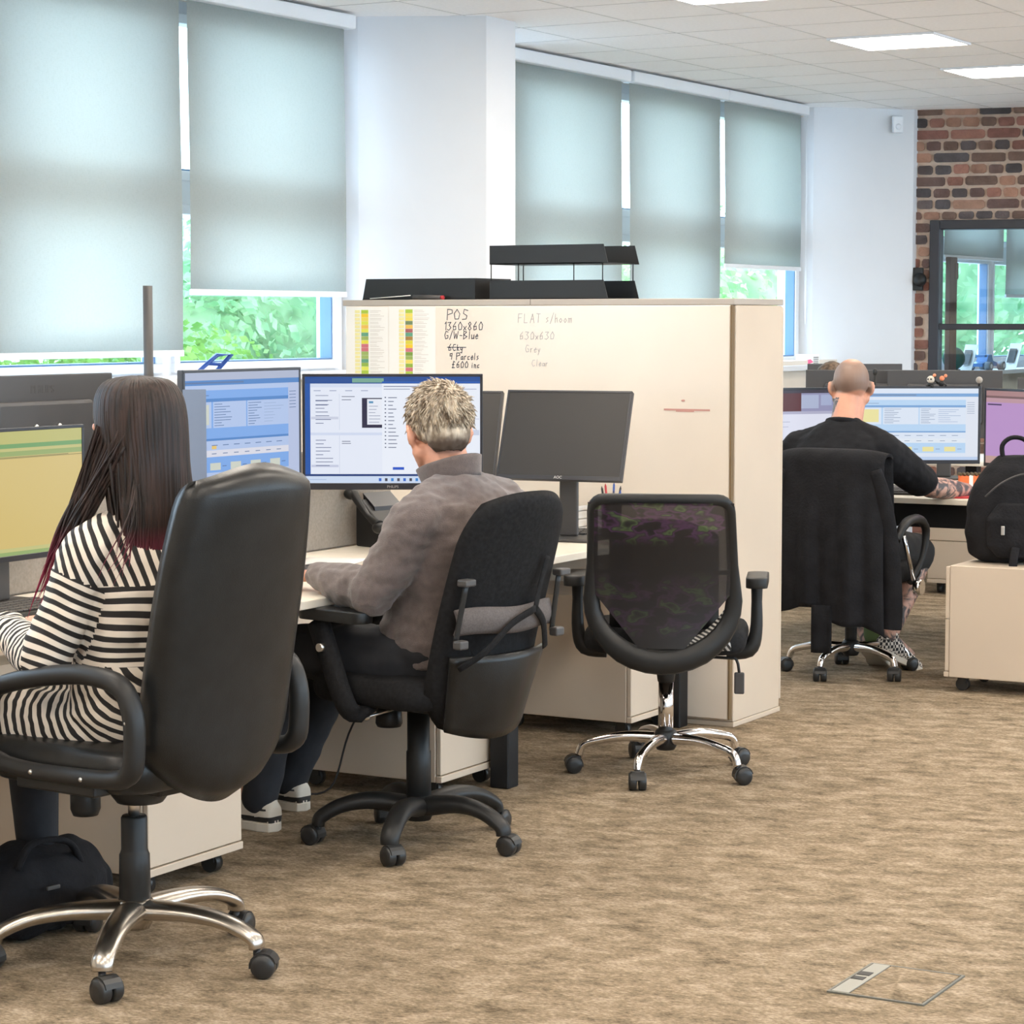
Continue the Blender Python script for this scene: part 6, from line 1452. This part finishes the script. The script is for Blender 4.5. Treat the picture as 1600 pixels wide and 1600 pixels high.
eyes(bp_, M, 1.03)
b = BM(); torso(b, J, .010, hipw=.19, waistw=.19, chestw=.20, shw=.205, dp=1.12); traps(b, J, sL, sR, .066)
for s_, e_ in ((sL, eL), (sR, eR)): limb(b, [s_, tuple(V(*s_).lerp(V(*e_), .5)), tuple(V(*s_).lerp(V(*e_), .82))], [.084, .082, .074])
me = fuse(b, .0075, 5); wrinkle(me, .010, 7, 2); wrinkle(me, .004, 20, 6); put('tshirt', me, tshirt_m, bp_)
b = BM(); tube(b, [(nk[0] + math.cos(a) * .080, nk[1] - .005 + math.sin(a) * .082, 1.072 - .020 * math.sin(a)) for a in [2 * PI * k / 20 for k in range(20)]], .009, 8, closed=True, flat=1.3); mk('neck_rib', b, tshirt_m, bp_)
b = BM()
for h_, k_ in ((hL, kL), (hR, kR)): limb(b, [h_, tuple(V(*h_).lerp(V(*k_), .5)), tuple(V(*h_).lerp(V(*k_), .96))], [.110, .098, .085])
loft(b, [(V(-.03, -.05, .50), .17, .13, UX, UY), (V(-.03, -.05, .60), .185, .135, UX, UY), (V(-.04, -.04, .66), .18, .13, UX, UY)])
me = fuse(b, .009, 3); wrinkle(me, .008, 9, 1); put('shorts', me, shorts_m, bp_)
bp_['heel_lift'] = .42
shoe(bp_, (aR[0] - .01, aR[1] - .02, 0), (aR[0] + .09, aR[1] + .20, 0), check_m, shoe_wh)
shoe(bp_, (aL[0], aL[1], 0), (aL[0] - .02, aL[1] + .2, 0), check_m, shoe_wh); del bp_['heel_lift']
b = BM(); lathe(b, [(.044, .125), (.047, .15), (.046, .20), (.042, .205)], c=(aL[0] + .02, aL[1], 0)); tag(mk('sock', b, green_sock, bp_), 'dull green sock')
# ---------------------------------------------------------------- colleague behind the far monitors
hp = thing('person', 'person with short brown hair, only the top of the head showing behind the far monitors', 'person', (-4.96, 12.33, 0), math.radians(10))
HC = (0, -.05, 1.165); b = BM()
J = dict(pelvis=(0, -.05, .58), waist=(0, -.05, .70), chest=(0, -.05, .82), shoulder=(0, -.05, .91), neck=(0, -.05, .99))
torso(b, J, -.01); M = head(b, HC, .55, .15, 1.0); seg(b, (0, -.05, .97), (0, -.05, 1.1), .058, .058)
sL, eL, wL = (-.19, -.05, .90), (-.24, .10, .77), (-.14, .34, .775); sR, eR, wR = (.19, -.05, .90), (.24, .10, .77), (.14, .34, .775)
for s_, e_, w_ in ((sL, eL, wL), (sR, eR, wR)): limb(b, [s_, e_, w_], [.05, .042, .028])
hand(b, wL, (.1, 1, -.05), (0, 0, 1), (1, 0, 0), .5); hand(b, wR, (-.1, 1, -.05), (0, 0, 1), (-1, 0, 0), .5)
for sx in (-1, 1): limb(b, [(sx * .1, -.02, .53), (sx * .13, .42, .52), (sx * .12, .42, .1)], [.075, .055, .038]); limb(b, [(sx * .12, .42, .06), (sx * .12, .56, .045)], [.035, .03])
put('body', fuse(b, .007, 2), skin_m2, hp); eyes(hp, M)
b = BM(); torso(b, J, .012, dp=1.08)
for s_, e_, w_ in ((sL, eL, wL), (sR, eR, wR)): limb(b, [s_, e_, w_], [.075, .066, .045])
put('jumper', fuse(b, .01, 3), trouser_m, hp)
b = BM()
for sx in (-1, 1): limb(b, [(sx * .1, -.02, .53), (sx * .13, .42, .52), (sx * .12, .42, .12)], [.095, .072, .052])
put('trousers', fuse(b, .01, 3), trouser_m, hp)
for sx in (-1, 1): shoe(hp, (sx * .12, .42, 0), (sx * .12, .6, 0), black_plastic, rubber)
R3 = M.to_3x3(); b = BM(); ball(b, M @ V(0, -.024, .040), .095, 26, 16, s=(.90, 1.08, .96), M=R3); ball(b, M @ V(0, -.06, -.01), .062, 20, 12, s=(1.08, .8, 1.0), M=R3); me = fuse(b, .006, 2); wrinkle(me, .003, 40, 3)
co = coords(me); Mi = M.inverted()
for i in range(len(co)):
    q = Mi @ V(*co[i])
    if q.z < (-.03 if q.y < .03 else .045): co[i] = M @ V(q.x * .8, q.y * .8, q.z * .8)
me.vertices.foreach_set('co', co.ravel()); put('hair', me, hair_brown, hp)
c5 = thing('office_chair', 'dark office chair of the brown-haired person, hidden behind the far monitors', 'chair', (-4.96, 12.33, 0), math.radians(10))
star(c5, .28, .3, 'plastic', black_plastic); b = BM(); cyl(b, (0, 0, .1), (0, 0, .40), .03); mk('column', b, black_plastic, c5)
seat_pad(c5, .48, .46, .38, .455, fabric_blk); b = BM(); pillow(b, round_rect(-.22, .48, .22, .88, .06, 6), .05, Matrix.Translation(V(0, -.25, 0)), bulge=.3); mk('backrest', b, fabric_blk, c5)
b = BM(); tube(b, [(0, -.12, .37), (0, -.29, .40), (0, -.30, .6)], .015, 8, sub=3); mk('back_bar', b, black_plastic, c5)

# ================================================================== BAGS
t = thing('backpack', 'large black backpack standing on the cream pedestal at the right edge', 'backpack', (-3.115, 9.77, .521), math.radians(18)); t.scale = (1.0, 1.0, .925)
b = BM(); secs = []
for z, w, d, y in ((.0, .150, .085, 0), (.03, .185, .115, 0), (.12, .205, .135, 0), (.24, .20, .135, 0), (.34, .170, .115, 0), (.42, .125, .085, .01), (.47, .07, .05, .015)): secs.append((V(0, y, z + .012), w, d, UX, UY))
loft(b, secs, 28, 2.6); me = fuse(b, .008, 5); wrinkle(me, .008, 8, 4); zmin = coords(me)[:, 2].min()
for v in me.vertices: v.co.z -= zmin - .001
put('body', me, jacket_m, t)
b = BM(); tube(b, [(-.05, .0, .455), (-.055, .0, .52), (-.02, 0, .555), (.03, 0, .55), (.06, 0, .51), (.06, 0, .45)], .010, 8, sub=4, flat=2.0, up=(0, 1, 0)); mk('carry_handle', b, jacket_m, t)
b = BM(); secs = []
for z, w, d in ((.03, .10, .03), (.08, .14, .05), (.2, .145, .055), (.27, .10, .03)): secs.append((V(.03, -.125, z), w, d, UX, UY))
loft(b, secs, 22, 2.8); me = fuse(b, .007, 4); wrinkle(me, .004, 12, 4); put('front_pocket', me, jacket_m, t)
b = BM(); tube(b, [(-.12, -.135, .30), (-.06, -.15, .36), (.02, -.135, .40), (.1, -.12, .40)], .004, 6, sub=4); mk('zip', b, grey_plastic, t)
b = BM(); rbox(b, (-.055, -.185, .135), (-.04, -.178, .175), .002); rbox(b, (.06, -.185, .13), (.075, -.178, .155), .002); mk('zip_pull', b, steel, t)
b = BM(); tube(b, [(.015, -.14, .12), (.0, -.19, .05), (-.005, -.195, .0), (-.005, -.195, -.06)], .017, 8, sub=3, flat=.2, up=(0, 1, .1)); mk('strap', b, jacket_m, t)
b = BM(); tube(b, [(.09, -.10, .44), (.15, -.15, .36), (.17, -.16, .25), (.13, -.17, .12)], .022, 8, sub=4, flat=.35, up=(0, 1, 0)); mk('shoulder_strap', b, fabric_blk, t)
t = thing('shoulder_bag', 'slumped black bag on the carpet under the leather chair at the left edge', 'bag', (-3.98, 4.62, 0), math.radians(80))
b = BM(); secs = []
for z, w, d in ((.01, .19, .10), (.05, .22, .13), (.13, .20, .12), (.19, .15, .08), (.215, .10, .04)): secs.append((V(.02 * z * 5, 0, z), w, d, UX, UY))
loft(b, secs, 26, 2.4); ball(b, (-.15, .03, .16), .07, s=(1, .8, 1.2)); ball(b, (.17, -.02, .09), .07, s=(1, .9, .8)); me = fuse(b, .008, 4); wrinkle(me, .016, 8, 6)
zmin = coords(me)[:, 2].min()
for v in me.vertices: v.co.z -= zmin - .001
put('body', me, jacket_m, t)
b = BM(); tube(b, [(-.10, -.07, .18), (-.07, -.08, .235), (.0, -.08, .24), (.06, -.08, .22), (.09, -.08, .17)], .008, 8, sub=4, flat=1.5, up=(0, 1, 0)); mk('handle', b, jacket_m, t)
b = BM(); rbox(b, (-.06, -.135, .13), (-.02, -.128, .14), .002); mk('tag', b, grey_plastic, t)
